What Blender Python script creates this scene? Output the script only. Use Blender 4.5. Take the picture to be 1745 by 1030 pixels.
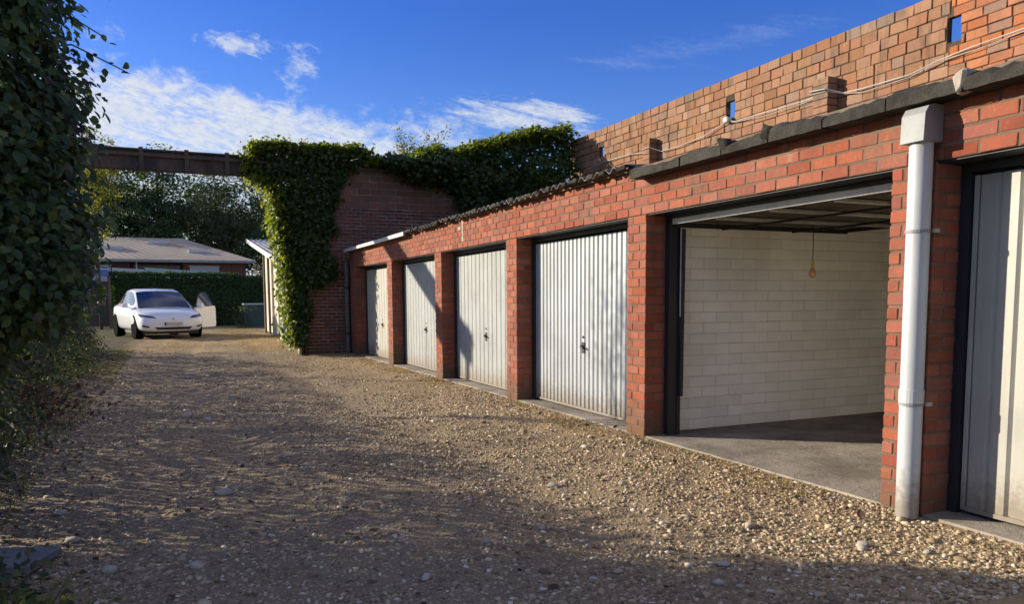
import bpy, math, random
import numpy as np
from mathutils import Matrix, Vector
R = math.radians
rng = np.random.default_rng(7)
random.seed(7)
sc = bpy.context.scene
for o in list(bpy.data.objects): bpy.data.objects.remove(o)

# ------------------------------------------------------------------ camera
CAM_H = 1.2
def cam_basis(yaw, pitch, roll):
    y, p, r = R(yaw), R(pitch), R(roll)
    f = Vector((math.sin(y)*math.cos(p), math.cos(y)*math.cos(p), -math.sin(p)))
    rt = Vector((math.cos(y), -math.sin(y), 0)); up = rt.cross(f)
    return rt*math.cos(r)-up*math.sin(r), up*math.cos(r)+rt*math.sin(r), f
rt, up, fw = cam_basis(24.0, 5.05, 0.35)
cd = bpy.data.cameras.new('camera'); cam = bpy.data.objects.new('camera', cd)
sc.collection.objects.link(cam)
cam.matrix_world = Matrix(((rt.x, up.x, -fw.x, 0), (rt.y, up.y, -fw.y, 0), (rt.z, up.z, -fw.z, CAM_H), (0, 0, 0, 1)))
cd.sensor_fit = 'HORIZONTAL'; cd.sensor_width = 36; cd.lens = 36*1300/1745
cd.shift_y = 110/1745; cd.clip_start = 0.05; cd.clip_end = 3000
sc.camera = cam

# ------------------------------------------------------------------ sky, sun, exposure
SUN_EL, SUN_AZ = 16.9, -53.0                    # azimuth from +Y, positive towards +X
sd = Vector((math.sin(R(SUN_AZ))*math.cos(R(SUN_EL)), math.cos(R(SUN_AZ))*math.cos(R(SUN_EL)), math.sin(R(SUN_EL))))
sl = bpy.data.lights.new('sun', 'SUN'); sl.energy = 4.6; sl.angle = R(0.55); sl.color = (1.0, 0.89, 0.70)
so = bpy.data.objects.new('sun', sl); sc.collection.objects.link(so)
so.rotation_euler = sd.to_track_quat('Z', 'Y').to_euler(); so.location = (-20, 20, 15)

class NT:
    """tiny node-graph writer"""
    def __init__(s, tree): s.t = tree
    def n(s, typ, **kw):
        nd = s.t.nodes.new(typ)
        for k, v in kw.items(): setattr(nd, k, v)
        return nd
    def put(s, sock, v):
        if isinstance(v, bpy.types.NodeSocket): s.t.links.new(v, sock)
        else: sock.default_value = v
    def m(s, op, a, b=None, c=None, clamp=False):
        nd = s.n('ShaderNodeMath', operation=op, use_clamp=clamp)
        for i, v in enumerate((a, b, c)):
            if v is not None: s.put(nd.inputs[i], v)
        return nd.outputs[0]
    def add(s, a, b): return s.m('ADD', a, b)
    def sub(s, a, b): return s.m('SUBTRACT', a, b)
    def mul(s, a, b, clamp=False): return s.m('MULTIPLY', a, b, clamp=clamp)
    def smooth(s, v, lo, hi, a=0.0, b=1.0):
        nd = s.n('ShaderNodeMapRange', interpolation_type='SMOOTHSTEP')
        s.put(nd.inputs[0], v)
        for i, x in enumerate((lo, hi, a, b)): nd.inputs[i+1].default_value = x
        return nd.outputs[0]
    def noise(s, vec, scale, detail=4, rough=0.55, dist=0.0, dim='3D'):
        nd = s.n('ShaderNodeTexNoise', noise_dimensions=dim)
        if vec is not None: s.put(nd.inputs['Vector'], vec)
        nd.inputs['Scale'].default_value = scale; nd.inputs['Detail'].default_value = detail
        nd.inputs['Roughness'].default_value = rough; nd.inputs['Distortion'].default_value = dist
        return nd.outputs[0]
    def voro(s, vec, scale, feature='F1', out='Distance', rand=1.0):
        nd = s.n('ShaderNodeTexVoronoi', feature=feature)
        s.put(nd.inputs['Vector'], vec); nd.inputs['Scale'].default_value = scale
        nd.inputs['Randomness'].default_value = rand
        return nd.outputs[out]
    def xyz(s, x, y, z):
        nd = s.n('ShaderNodeCombineXYZ')
        for i, v in enumerate((x, y, z)): s.put(nd.inputs[i], v)
        return nd.outputs[0]
    def sep(s, v):
        nd = s.n('ShaderNodeSeparateXYZ'); s.put(nd.inputs[0], v); return nd.outputs
    def mix(s, f, a, b, blend='MIX'):
        nd = s.n('ShaderNodeMix', data_type='RGBA', blend_type=blend)
        s.put(nd.inputs[0], f)
        for i, v in ((6, a), (7, b)):
            s.put(nd.inputs[i], v if isinstance(v, bpy.types.NodeSocket) else (*v, 1.0)[:4])
        return nd.outputs[2]
    def ramp(s, f, stops, interp='LINEAR'):
        nd = s.n('ShaderNodeValToRGB'); s.put(nd.inputs[0], f)
        el = nd.color_ramp.elements; nd.color_ramp.interpolation = interp
        while len(el) < len(stops): el.new(0.5)
        for e, (p, c) in zip(el, stops): e.position = p; e.color = (*c, 1.0)[:4]
        return nd.outputs[0]
    def hsv(s, col, h=0.5, sat=1.0, val=1.0):
        nd = s.n('ShaderNodeHueSaturation')
        s.put(nd.inputs['Hue'], h); s.put(nd.inputs['Saturation'], sat); s.put(nd.inputs['Value'], val)
        s.put(nd.inputs['Color'], col); return nd.outputs[0]

w = bpy.data.worlds.new('World'); sc.world = w; w.use_nodes = True
wt = NT(w.node_tree)
for nd in list(w.node_tree.nodes): w.node_tree.nodes.remove(nd)
sky = wt.n('ShaderNodeTexSky', sky_type='NISHITA', sun_disc=False)
sky.sun_elevation = R(SUN_EL); sky.sun_rotation = R(SUN_AZ)
sky.altitude = 50; sky.air_density = 1.0; sky.dust_density = 0.2; sky.ozone_density = 3.0
skyc = wt.hsv(sky.outputs[0], 0.530, 1.34, 0.82)
tc = wt.n('ShaderNodeTexCoord')
dx, dy, dz = wt.sep(tc.outputs['Generated'])
az = wt.mul(wt.m('ARCTAN2', dx, dy), 57.2958)
el = wt.mul(wt.m('ARCSINE', dz), 57.2958)
sk = wt.add(el, wt.mul(az, 0.17))               # streaks run slightly downwards to the right
streak = wt.noise(wt.xyz(wt.mul(az, 0.16), wt.mul(sk, 0.9), 3.1), 1.0, 7, 0.62, 0.8)
puff = wt.noise(wt.xyz(wt.mul(az, 0.55), wt.mul(el, 0.9), 9.7), 1.0, 8, 0.62, 0.5)
fine = wt.noise(wt.xyz(wt.mul(az, 1.6), wt.mul(sk, 3.6), 1.7), 1.0, 5, 0.6, 0.6)
# the broad bank of thin cloud low in the sky
top = wt.sub(wt.sub(15.4, wt.mul(az, 0.10)), wt.mul(wt.mul(az, az), 0.0062))
bank = wt.smooth(wt.sub(wt.add(top, wt.mul(wt.sub(puff, 0.5), 4.5)), el), 0.0, 1.8)
bank = wt.mul(bank, wt.smooth(az, 22.0, 14.0))
bank = wt.mul(bank, wt.smooth(wt.add(streak, wt.add(wt.mul(wt.sub(fine, 0.5), 0.4), wt.mul(wt.sub(puff, .5), .5))), 0.26, 0.58, 0.35, 1.0))
bank = wt.mul(bank, 0.92)
def blob(a0, e0, ra, re, tilt, k, src=None, lo=0.42, hi=0.72):
    da = wt.sub(az, a0); de = wt.sub(wt.sub(el, e0), wt.mul(da, tilt))
    r2 = wt.add(wt.m('POWER', wt.mul(wt.m('ABSOLUTE', da), 1/ra), 2.0), wt.m('POWER', wt.mul(wt.m('ABSOLUTE', de), 1/re), 2.0))
    g = wt.m('EXPONENT', wt.mul(r2, -1.0))
    v = wt.add(wt.sub(g, lo), wt.add(wt.mul(wt.sub(src or puff, .5), 2.6), wt.mul(wt.sub(fine, .5), .9)))
    return wt.mul(wt.mul(wt.smooth(v, 0.0, hi), wt.smooth(g, .08, .5)), k)
mask = bank
for b in [blob(4.9, 17.0, 2.9, 1.0, -.05, .75, None, .45, .9), blob(8.9, 16.2, 1.9, 1.9, .45, .65, None, .5, .9), blob(-3.2, 16.8, 1.4, 1.0, 0, .45, None, .5, 1.0),
          blob(26.0, 12.9, 7.5, 1.5, -.19, .8, streak, .38, .9), blob(18.5, 11.9, 5.5, 1.9, -.12, .65, None, .35, 1.0),
          blob(38, 17.2, 11.0, 1.3, .1, .15, streak, .45, 1.2), blob(-30, 20, 14.0, 5, -.2, .6, streak, .5, 1.0), blob(75, 22, 16.0, 4, .1, .4, streak, .5, 1.0)]:
    mask = wt.m('MAXIMUM', mask, b)
# unseen cloud added outside the view to lighten and whiten the shade
hz = wt.add(wt.m('MAXIMUM', dz, 0.0), 0.22)
ov = wt.noise(wt.xyz(wt.m('DIVIDE', dx, hz), wt.m('DIVIDE', dy, hz), 4.2), 1.1, 7, 0.62, 0.5)
gate = wt.m('MAXIMUM', wt.smooth(wt.m('ABSOLUTE', wt.sub(az, 24.0)), 33.0, 48.0), wt.smooth(el, 20.0, 30.0))
mask = wt.m('MAXIMUM', mask, wt.mul(wt.mul(wt.smooth(ov, .40, .62), gate), .75))
cloudc = wt.mix(wt.smooth(fine, .3, .7), (2.8, 3.05, 3.55), (3.4, 3.55, 3.75))
skym = wt.mix(mask, skyc, cloudc)
bg = wt.n('ShaderNodeBackground'); wt.put(bg.inputs[0], skym); bg.inputs[1].default_value = 0.122
wo = wt.n('ShaderNodeOutputWorld'); w.node_tree.links.new(bg.outputs[0], wo.inputs[0])

sc.view_settings.view_transform = 'Standard'; sc.view_settings.look = 'None'
sc.view_settings.gamma = 1.0; sc.view_settings.exposure = 0.93; sc.view_settings.use_curve_mapping = False
sc.render.engine = 'CYCLES'
sc.cycles.use_denoising = True; sc.cycles.max_bounces = 6; sc.cycles.diffuse_bounces = 4; sc.cycles.use_adaptive_sampling = True; sc.cycles.adaptive_threshold = 0.02
sc.cycles.transparent_max_bounces = 12; sc.cycles.sample_clamp_indirect = 6

# ------------------------------------------------------------------ materials
MATS = {}
def mat(name, build):
    m_ = bpy.data.materials.new(name); m_.use_nodes = True
    t = NT(m_.node_tree); m_.node_tree.nodes.clear()
    out = t.n('ShaderNodeOutputMaterial'); p = t.n('ShaderNodeBsdfPrincipled')
    m_.node_tree.links.new(p.outputs[0], out.inputs[0])
    geo = t.n('ShaderNodeNewGeometry'); oi = t.n('ShaderNodeObjectInfo')
    t.pos = geo.outputs['Position']
    t.rnd = t.m('FRACT', t.add(geo.outputs['Random Per Island'], t.mul(oi.outputs['Random'], 3.7)))
    t.rnd2 = t.m('FRACT', t.mul(t.rnd, 17.31)); t.rnd3 = t.m('FRACT', t.mul(t.rnd, 53.7))
    t.p = p; t.out = out
    build(t, p); MATS[name] = m_
    return m_
def bump(t, h, strength, dist=0.01):
    b = t.n('ShaderNodeBump'); b.inputs['Strength'].default_value = strength; b.inputs['Distance'].default_value = dist
    t.put(b.inputs['Height'], h); t.t.links.new(b.outputs[0], t.p.inputs['Normal'])
def pset(t, col=None, rough=None, metal=None, spec=None):
    if col is not None: t.put(t.p.inputs['Base Color'], col if isinstance(col, bpy.types.NodeSocket) else (*col, 1.0)[:4])
    if rough is not None: t.put(t.p.inputs['Roughness'], rough)
    if metal is not None: t.put(t.p.inputs['Metallic'], metal)
    if spec is not None: t.put(t.p.inputs['Specular IOR Level'], spec)

def brick_mat(name, stops, dirt=(0.10, 0.085, 0.07), soot=0.35, rough=0.9, bscale=60):
    def b(t, p):
        c = t.ramp(t.rnd, stops)
        c = t.hsv(c, 0.5, t.add(0.92, t.mul(t.rnd2, 0.14)), t.add(0.86, t.mul(t.rnd3, 0.26)))
        n1 = t.noise(t.pos, 2.3, 5, 0.65); n2 = t.noise(t.pos, 38, 4, 0.6); n3 = t.noise(t.pos, 160, 3, 0.6)
        c = t.mix(t.mul(t.smooth(n1, 0.52, 0.74), soot), c, dirt)
        c = t.mix(t.mul(t.smooth(n2, 0.55, 0.75), 0.45), c, t.hsv(c, 0.5, 0.8, 0.55))
        c = t.mix(t.mul(t.smooth(n2, 0.47, 0.28), 0.30), c, t.hsv(c, 0.505, 0.75, 1.4))
        c = t.mix(t.mul(t.smooth(n3, 0.62, 0.8), 0.4), c, (0.45, 0.40, 0.34))
        x, y, z = t.sep(t.pos)
        st = t.noise(t.xyz(t.mul(x, 5), t.mul(y, 5), t.mul(z, .8)), 1.0, 5, .65)
        c = t.mix(t.mul(t.smooth(st, .50, .72), soot), c, t.hsv(c, .5, .8, .40))                     # soot and run-off stains
        ef = t.noise(t.pos, 5.5, 6, .7)
        c = t.mix(t.mul(t.smooth(ef, .60, .76), .30), c, (.42, .36, .30))                            # salts
        c = t.mix(t.mul(t.smooth(t.add(z, t.mul(n1, -.5)), .12, -.22), .7), c, (.085, .07, .045))    # damp and moss at the foot
        pset(t, c, rough, spec=0.25)
        bump(t, t.add(t.mul(n2, 0.6), t.mul(n3, 0.5)), 0.55, 0.006)
    return mat(name, b)
brick_mat('brick_red', [(0, (.225, .064, .041)), (.35, (.262, .078, .047)), (.7, (.285, .092, .053)), (1, (.215, .060, .040))], soot=0.6)
brick_mat('block_tan', [(0, (.215, .105, .056)), (.3, (.25, .128, .068)), (.55, (.235, .110, .063)), (.8, (.27, .148, .085)), (.94, (.235, .14, .09)), (1, (.185, .13, .10))], soot=0.7)
brick_mat('brick_orange', [(0, (.31, .10, .042)), (.5, (.35, .125, .050)), (.88, (.33, .13, .062)), (.96, (.20, .13, .10)), (1, (.14, .115, .10))], soot=0.4)
brick_mat('brick_old', [(0, (.145, .054, .040)), (.4, (.185, .070, .048)), (.75, (.13, .050, .039)), (1, (.105, .060, .05))], soot=0.5)
brick_mat('block_old', [(0, (.17, .080, .058)), (.5, (.205, .095, .067)), (1, (.155, .078, .058))], soot=0.5)
def mortar(name, col, dark):
    def b(t, p):
        n1 = t.noise(t.pos, 3, 5, 0.65); n2 = t.noise(t.pos, 90, 4, 0.6)
        c = t.mix(t.smooth(n1, .35, .7), col, dark); c = t.mix(t.mul(n2, .5), c, t.hsv(c, .5, 1, .6))
        pset(t, c, 0.95, spec=0.1); bump(t, n2, 0.6, 0.006)
    return mat(name, b)
mortar('mortar_grey', (.195, .138, .098), (.12, .085, .062))
mortar('mortar_dark', (.10, .070, .050), (.05, .038, .030))
mortar('mortar_pale', (.42, .38, .34), (.20, .17, .15))
def white_block(t, p):
    n1 = t.noise(t.pos, 1.3, 5, 0.6); n2 = t.noise(t.pos, 26, 5, 0.65); n3 = t.noise(t.pos, 140, 3, .6)
    c = t.mix(t.smooth(n1, .4, .75), (.84, .825, .785), (.70, .675, .62))
    c = t.mix(t.mul(t.smooth(n2, .60, .78), .35), c, (.36, .32, .27))
    c = t.hsv(c, .5, 1.0, t.add(.93, t.mul(t.rnd, .12)))
    pset(t, c, .75, spec=.3); bump(t, t.add(n2, t.mul(n3, .6)), .5, .006)
mat('white_block', white_block)
mortar('painted_joint', (.70, .66, .59), (.50, .46, .40))
def concrete(name, col, dark, s=1.0, pits=0.0):
    def b(t, p):
        n1 = t.noise(t.pos, 1.7*s, 6, 0.68); n2 = t.noise(t.pos, 22*s, 5, 0.65); n3 = t.noise(t.pos, 120*s, 3, 0.6)
        c = t.mix(t.smooth(n1, .35, .68), col, dark); c = t.mix(t.mul(t.smooth(n2, .5, .75), .5), c, t.hsv(c, .5, 1, .6))
        h = t.add(n2, t.mul(n3, .5))
        if pits:
            v = t.voro(t.pos, 55*s); hole = t.smooth(v, .12, .28)
            c = t.mix(t.mul(t.sub(1, hole), pits), c, (.015, .014, .012)); h = t.add(h, t.mul(hole, .8))
        pset(t, c, .92, spec=.2); bump(t, h, .7, .012)
    return mat(name, b)
concrete('concrete_floor', (.33, .285, .235), (.165, .145, .122))
concrete('concrete_edge', (.060, .056, .048), (.026, .024, .021), 2.4, .85)
concrete('concrete_beam', (.115, .085, .068), (.055, .043, .038), 1.2)
concrete('concrete_slab', (.20, .21, .225), (.12, .125, .13), 2)
concrete('fibre_cement', (.15, .14, .125), (.065, .062, .055), 2)
concrete('render_pale', (.60, .55, .46), (.46, .41, .34))
concrete('stone_pale', (.52, .46, .39), (.36, .31, .26), 6)
def paint(name, col, rough=.45, var=.15, dirt=.25, metal=0.0, streaks=True, dirtc=(.20, .17, .13), splash=False):
    def b(t, p):
        x, y, z = t.sep(t.pos)
        n1 = t.noise(t.pos, 2.2, 5, .65)
        st = t.noise(t.xyz(t.mul(x, 18), t.mul(y, 18), t.mul(z, .9)), 1.0, 5, .65)
        c = t.mix(t.smooth(n1, .35, .7), col, tuple(v*(1-var) for v in col))
        if streaks: c = t.mix(t.mul(t.smooth(st, .5, .78), dirt), c, dirtc)
        n3 = t.noise(t.pos, 70, 4, .6); c = t.mix(t.mul(t.smooth(n3, .66, .78), dirt), c, (.16, .10, .06))
        if splash:
            sp_ = t.noise(t.pos, 24, 5, .7)
            c = t.mix(t.mul(t.smooth(t.add(z, t.mul(sp_, -.45)), .10, -.20), .75), c, (.17, .125, .08))      # mud and rust along the foot
        pset(t, c, t.add(rough, t.mul(n1, .2)), metal); bump(t, t.add(n3, t.add(st, t.mul(n1, 3.0))), .10, .006)
    return mat(name, b)
paint('door_galv', (.36, .39, .415), .38, .22, .6, .2, splash=True)
paint('door_grey', (.28, .298, .298), .5, .20, .55, splash=True)
paint('door_cream', (.36, .352, .315), .45, .16, .5, splash=True)
paint('frame_dark', (.014, .016, .022), .5, .3, .12)
paint('steel_worn', (.42, .42, .40), .45, .3, .5, .3)
paint('pvc_white', (.46, .48, .505), .38, .10, .45, splash=True)
paint('zinc', (.27, .28, .29), .55, .25, .4, .1)
paint('pipe_dark', (.11, .115, .12), .5, .2, .3)
paint('black_metal', (.012, .012, .013), .45, .1, .1)
paint('trim_white', (.55, .55, .55), .5, .15, .4)
paint('cable_grey', (.40, .385, .36), .6, .2, .3)
paint('brass', (.60, .36, .10), .35, .1, .1, .6)
paint('post_wood', (.17, .12, .085), .8, .4, .5)
paint('post_pale', (.52, .45, .35), .8, .2, .4)
paint('blue_sheet', (.10, .16, .42), .5, .15, .15)
paint('roof_pale', (.45, .52, .50), .6, .1, .2)
paint('cabinet_grey', (.55, .55, .51), .5, .1, .2)
paint('bin_green', (.05, .095, .08), .5, .2, .2)
paint('board_tan', (.085, .066, .046), .8, .4, .4)
paint('board_brown', (.085, .060, .055), .85, .3, .4)
def house_roof(t, p):
    n1 = t.noise(t.pos, .6, 5, .6); n2 = t.noise(t.pos, 7, 4, .6)
    c = t.mix(t.smooth(n1, .3, .7), (.56, .455, .35), (.45, .36, .275)); c = t.mix(t.mul(t.smooth(n2, .5, .8), .5), c, (.26, .23, .20))
    pset(t, c, .95, spec=.2)
mat('house_roof', house_roof)
def car_paint(t, p):
    pset(t, (.72, .73, .76), .22); p.inputs['Coat Weight'].default_value = .7; p.inputs['Coat Roughness'].default_value = .05
mat('car_paint', car_paint)
def glass(t, p):
    pset(t, (.020, .026, .032), .05, spec=.9); p.inputs['Coat Weight'].default_value = .6; p.inputs['Coat Roughness'].default_value = .03
mat('car_glass', glass)
def door_glass(t, p):
    pset(t, (.05, .10, .15), .04, spec=1.0); p.inputs['Alpha'].default_value = .85; p.inputs['Coat Weight'].default_value = .8
mat('door_glass', door_glass)
mat('headlamp', lambda t, p: pset(t, (.06, .065, .075), .08, spec=.9))
mat('rubber', lambda t, p: pset(t, (.012, .012, .012), .95, spec=.05))
mat('matt_black', lambda t, p: pset(t, (.008, .008, .008), 1.0, spec=.02))
mat('rim', lambda t, p: pset(t, (.05, .052, .055), .7, .2, spec=.1))
mat('plate', lambda t, p: pset(t, (.46, .42, .40), .5))
mat('plate_blue', lambda t, p: pset(t, (.03, .05, .20), .5))
mat('plate_red', lambda t, p: pset(t, (.26, .08, .07), .5))
mat('window_dark', lambda t, p: pset(t, (.018, .018, .02), .2))
mat('window_pale', lambda t, p: pset(t, (.42, .42, .45), .4))
def bulb_m(t, p):
    pset(t, (.75, .48, .16), .15); p.inputs['Transmission Weight'].default_value = .35
mat('bulb_glass', bulb_m)

def leaf_mat(name, stops, trans=0.35, rough=.5, wither=None):
    def b(t, p):
        c = t.ramp(t.rnd, stops)
        big = t.noise(t.pos, .9, 3, .6)
        c = t.hsv(c, t.add(.49, t.mul(t.rnd2, .02)), 1.0, t.add(t.add(.62, t.mul(t.rnd3, .5)), t.mul(t.sub(big, .5), .5)))
        if wither: c = t.mix(t.smooth(t.rnd2, wither[0], 1.0), c, wither[1])
        pset(t, c, rough, spec=.35)
        tr = t.n('ShaderNodeBsdfTranslucent'); t.put(tr.inputs[0], t.hsv(c, .485, 1.15, 1.5))
        mx = t.n('ShaderNodeMixShader'); mx.inputs[0].default_value = trans
        t.t.links.new(p.outputs[0], mx.inputs[1]); t.t.links.new(tr.outputs[0], mx.inputs[2])
        t.t.links.new(mx.outputs[0], t.out.inputs[0])
    return mat(name, b)
leaf_mat('leaf_shrub', [(0, (.030, .055, .018)), (.5, (.052, .090, .026)), (.85, (.080, .125, .032)), (1, (.14, .165, .045))], .35, .45, (.985, (.09, .06, .03)))
leaf_mat('leaf_hedgerow', [(0, (.026, .045, .016)), (.6, (.042, .068, .022)), (1, (.085, .085, .035))], .3, .55, (.9, (.14, .09, .05)))
leaf_mat('leaf_ivy', [(0, (.026, .052, .014)), (.5, (.046, .084, .020)), (1, (.090, .135, .028))], .4, .42)
leaf_mat('leaf_ivy_sunpaint', [(0, (.105, .155, .024)), (.5, (.155, .205, .030)), (1, (.23, .255, .042))], .6, .45)  # lighter copy of the ivy leaf, sunlight painted into its colour
leaf_mat('leaf_tree', [(0, (.034, .066, .024)), (.5, (.052, .094, .030)), (1, (.085, .125, .036))], .42, .55)
leaf_mat('leaf_olive', [(0, (.055, .075, .025)), (.5, (.085, .100, .035)), (1, (.120, .120, .045))], .35, .55)
leaf_mat('leaf_yellow', [(0, (.12, .15, .022)), (.5, (.16, .18, .03)), (1, (.22, .21, .045))], .45, .55)
leaf_mat('leaf_hedge', [(0, (.024, .056, .013)), (.5, (.038, .080, .018)), (1, (.062, .110, .024))], .3, .6)
leaf_mat('leaf_pale', [(0, (.16, .15, .10)), (.5, (.24, .21, .14)), (1, (.30, .25, .18))], .3, .6)
leaf_mat('leaf_dead', [(0, (.065, .036, .022)), (.5, (.095, .052, .032)), (1, (.13, .08, .05))], .3, .7)
leaf_mat('grass_green', [(0, (.055, .075, .016)), (.5, (.095, .115, .022)), (1, (.16, .15, .04))], .35, .6)
leaf_mat('grass_dry', [(0, (.24, .17, .065)), (.5, (.32, .24, .10)), (1, (.20, .19, .06))], .35, .7)
def bark(t, p):
    n = t.noise(t.pos, 14, 5, .65); pset(t, t.mix(n, (.045, .035, .026), (.13, .105, .08)), .9); bump(t, n, .6, .02)
mat('bark', bark)
def pebble(t, p):
    c = t.ramp(t.rnd, [(0, (.15, .115, .075)), (.25, (.27, .205, .130)), (.55, (.41, .312, .20)), (.8, (.50, .39, .262)), (.93, (.56, .47, .35)), (1, (.74, .68, .60))])
    x, y, z = t.sep(t.pos)
    painted_shade = t.smooth(t.add(x, t.mul(t.sub(t.noise(t.pos, .55, 5, .62, .6), .5), 2.2)), 3.0, 1.5)
    c = t.mix(t.mul(painted_shade, .6), c, t.hsv(c, .5, .85, .80))  # pebbles on the hedge side darkened too, shade put into their colour
    c = t.mix(1.0, c, (1.0, .965, .90), 'MULTIPLY')
    n = t.noise(t.pos, 70, 3, .6)
    pset(t, t.mix(t.mul(n, .5), c, t.hsv(c, .5, 1, .65)), .85, spec=.25); bump(t, n, .3, .004)
mat('pebble', pebble)
def ground_m(t, p):
    x, y, z = t.sep(t.pos)
    big = t.noise(t.pos, .55, 5, .62, .6); med = t.noise(t.pos, 2.6, 5, .65, .4); fin = t.noise(t.pos, 55, 4, .65)
    vA = t.n('ShaderNodeTexVoronoi'); t.put(vA.inputs['Vector'], t.pos); vA.inputs['Scale'].default_value = 42
    vB = t.n('ShaderNodeTexVoronoi'); t.put(vB.inputs['Vector'], t.pos); vB.inputs['Scale'].default_value = 95
    ca, cb = t.sep(vA.outputs['Color']), t.sep(vB.outputs['Color'])
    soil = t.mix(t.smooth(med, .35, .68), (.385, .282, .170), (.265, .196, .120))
    tar_shade = t.mix(t.smooth(med, .35, .7), (.175, .145, .108), (.265, .212, .150))
    painted_shade = t.mul(t.smooth(t.add(x, t.mul(t.sub(big, .5), 2.2)), 3.0, 1.5), t.smooth(y, 21, 17))
    c = t.mix(t.m('MAXIMUM', t.mul(painted_shade, .8), t.mul(t.smooth(t.add(big, t.mul(t.sub(med, .5), .45)), .50, .64), .8)), soil, tar_shade)      # old worn surfacing in patches, plus shade painted in towards the hedge
    gr = t.ramp(ca[0], [(0, (.23, .175, .115)), (.4, (.38, .29, .185)), (.75, (.47, .36, .235)), (.93, (.54, .44, .31)), (1, (.66, .59, .49))])
    inA = t.smooth(vA.outputs['Distance'], .48, .30)
    gr = t.mix(t.mul(painted_shade, .6), gr, t.hsv(gr, .5, .85, .82))
    c = t.mix(t.mul(inA, t.smooth(ca[1], .35, .55)), c, gr)
    gr2 = t.ramp(cb[0], [(0, (.18, .14, .095)), (.5, (.35, .265, .17)), (.85, (.46, .36, .245)), (1, (.60, .53, .44))])
    c = t.mix(t.mul(t.smooth(vB.outputs['Distance'], .5, .3), t.smooth(cb[1], .45, .6)), c, gr2)
    # far beyond the drive the ground turns to grass
    c = t.mix(t.mul(t.smooth(med, .50, .66), t.smooth(y, 19, 24)), c, (.150, .125, .040))
    c = t.mix(t.smooth(y, 36, 44), c, (.075, .090, .028))
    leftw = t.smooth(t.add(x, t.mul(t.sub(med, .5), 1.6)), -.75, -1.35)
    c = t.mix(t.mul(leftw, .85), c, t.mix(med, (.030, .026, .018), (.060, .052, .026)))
    c = t.mix(t.mul(fin, .45), c, t.hsv(c, .5, 1, .55))
    c = t.mix(1.0, c, (1.0, .965, .88), 'MULTIPLY')
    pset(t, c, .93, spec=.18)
    h = t.add(t.add(t.mul(inA, .9), t.mul(t.smooth(vB.outputs['Distance'], .5, .2), .5)), t.mul(fin, .6))
    bump(t, h, .6, .010)
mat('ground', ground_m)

# ------------------------------------------------------------------ geometry helpers
COL = sc.collection
def link(name, me, m_=None, parent=None, loc=None):
    o = bpy.data.objects.new(name, me); COL.objects.link(o)
    if m_ and me is not None and not me.materials: me.materials.append(MATS[m_])
    if parent: o.parent = parent
    if loc is not None: o.location = loc
    return o
def empty(name, loc=(0, 0, 0), rz=0.0):
    o = bpy.data.objects.new(name, None); COL.objects.link(o); o.location = loc; o.rotation_euler = (0, 0, rz)
    o.empty_display_size = .1
    return o
def tag(o, label=None, cat=None, group=None, kind=None):
    if label: o['label'] = label
    if cat: o['category'] = cat
    if group: o['group'] = group
    if kind or cat: o['kind'] = kind or 'thing'
    return o
class MB:
    def __init__(s): s.v = []; s.f = []
    def face(s, pts):
        n = len(s.v); s.v += [tuple(p) for p in pts]; s.f.append(tuple(range(n, n+len(pts))))
    def box(s, x0, x1, y0, y1, z0, z1):
        n = len(s.v)
        s.v += [(x0, y0, z0), (x1, y0, z0), (x1, y1, z0), (x0, y1, z0), (x0, y0, z1), (x1, y0, z1), (x1, y1, z1), (x0, y1, z1)]
        s.f += [tuple(n+i for i in q) for q in ((0, 3, 2, 1), (4, 5, 6, 7), (0, 1, 5, 4), (1, 2, 6, 5), (2, 3, 7, 6), (3, 0, 4, 7))]
        return s
    def cbox(s, x0, x1, y0, y1, z0, z1, c=.004, jit=0.0):
        v, f = chamfer(abs(x1-x0)/2, abs(y1-y0)/2, abs(z1-z0)/2, c, jit)
        n = len(s.v); cx, cy, cz = (x0+x1)/2, (y0+y1)/2, (z0+z1)/2
        s.v += [(a+cx, b+cy, d+cz) for a, b, d in v]; s.f += [tuple(n+i for i in q) for q in f]
        return s
    def prism(s, poly, axis, a, b):
        """poly of 2-D points extruded along axis ('x','y','z') from a to b"""
        def P(p, t): return {'x': (t, p[0], p[1]), 'y': (p[0], t, p[1]), 'z': (p[0], p[1], t)}[axis]
        n = len(s.v); k = len(poly)
        s.v += [P(p, a) for p in poly]+[P(p, b) for p in poly]
        s.f += [tuple(n+i for i in range(k))[::-1], tuple(n+k+i for i in range(k))]
        s.f += [(n+i, n+(i+1) % k, n+k+(i+1) % k, n+k+i) for i in range(k)]
        return s
    def tube(s, pts, r, seg=10, cap=True):
        pts = [Vector(p) for p in pts]; rs = r if isinstance(r, (list, tuple)) else [r]*len(pts)
        rings = []; ref = None
        for i, p in enumerate(pts):
            d = (pts[min(i+1, len(pts)-1)]-pts[max(i-1, 0)]).normalized()
            if ref is None: ref = d.orthogonal().normalized()
            u = (ref-d*ref.dot(d)).normalized(); ref = u; v_ = d.cross(u)
            n = len(s.v); rings.append(n)
            for k in range(seg):
                a = 2*math.pi*k/seg; q = p+(u*math.cos(a)+v_*math.sin(a))*rs[i]; s.v.append(tuple(q))
        for a, b in zip(rings, rings[1:]):
            for k in range(seg): s.f.append((a+k, a+(k+1) % seg, b+(k+1) % seg, b+k))
        if cap:
            s.f.append(tuple(rings[0]+k for k in range(seg))[::-1]); s.f.append(tuple(rings[-1]+k for k in range(seg)))
        return s
    def mesh(s, name, smooth=False):
        me = bpy.data.meshes.new(name); me.from_pydata(s.v, [], s.f); me.update()
        if smooth: me.polygons.foreach_set('use_smooth', [True]*len(me.polygons))
        return me
    def build(s, name, m_, parent=None, smooth=False, loc=None): return link(name, s.mesh(name, smooth), m_, parent, loc)
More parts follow.
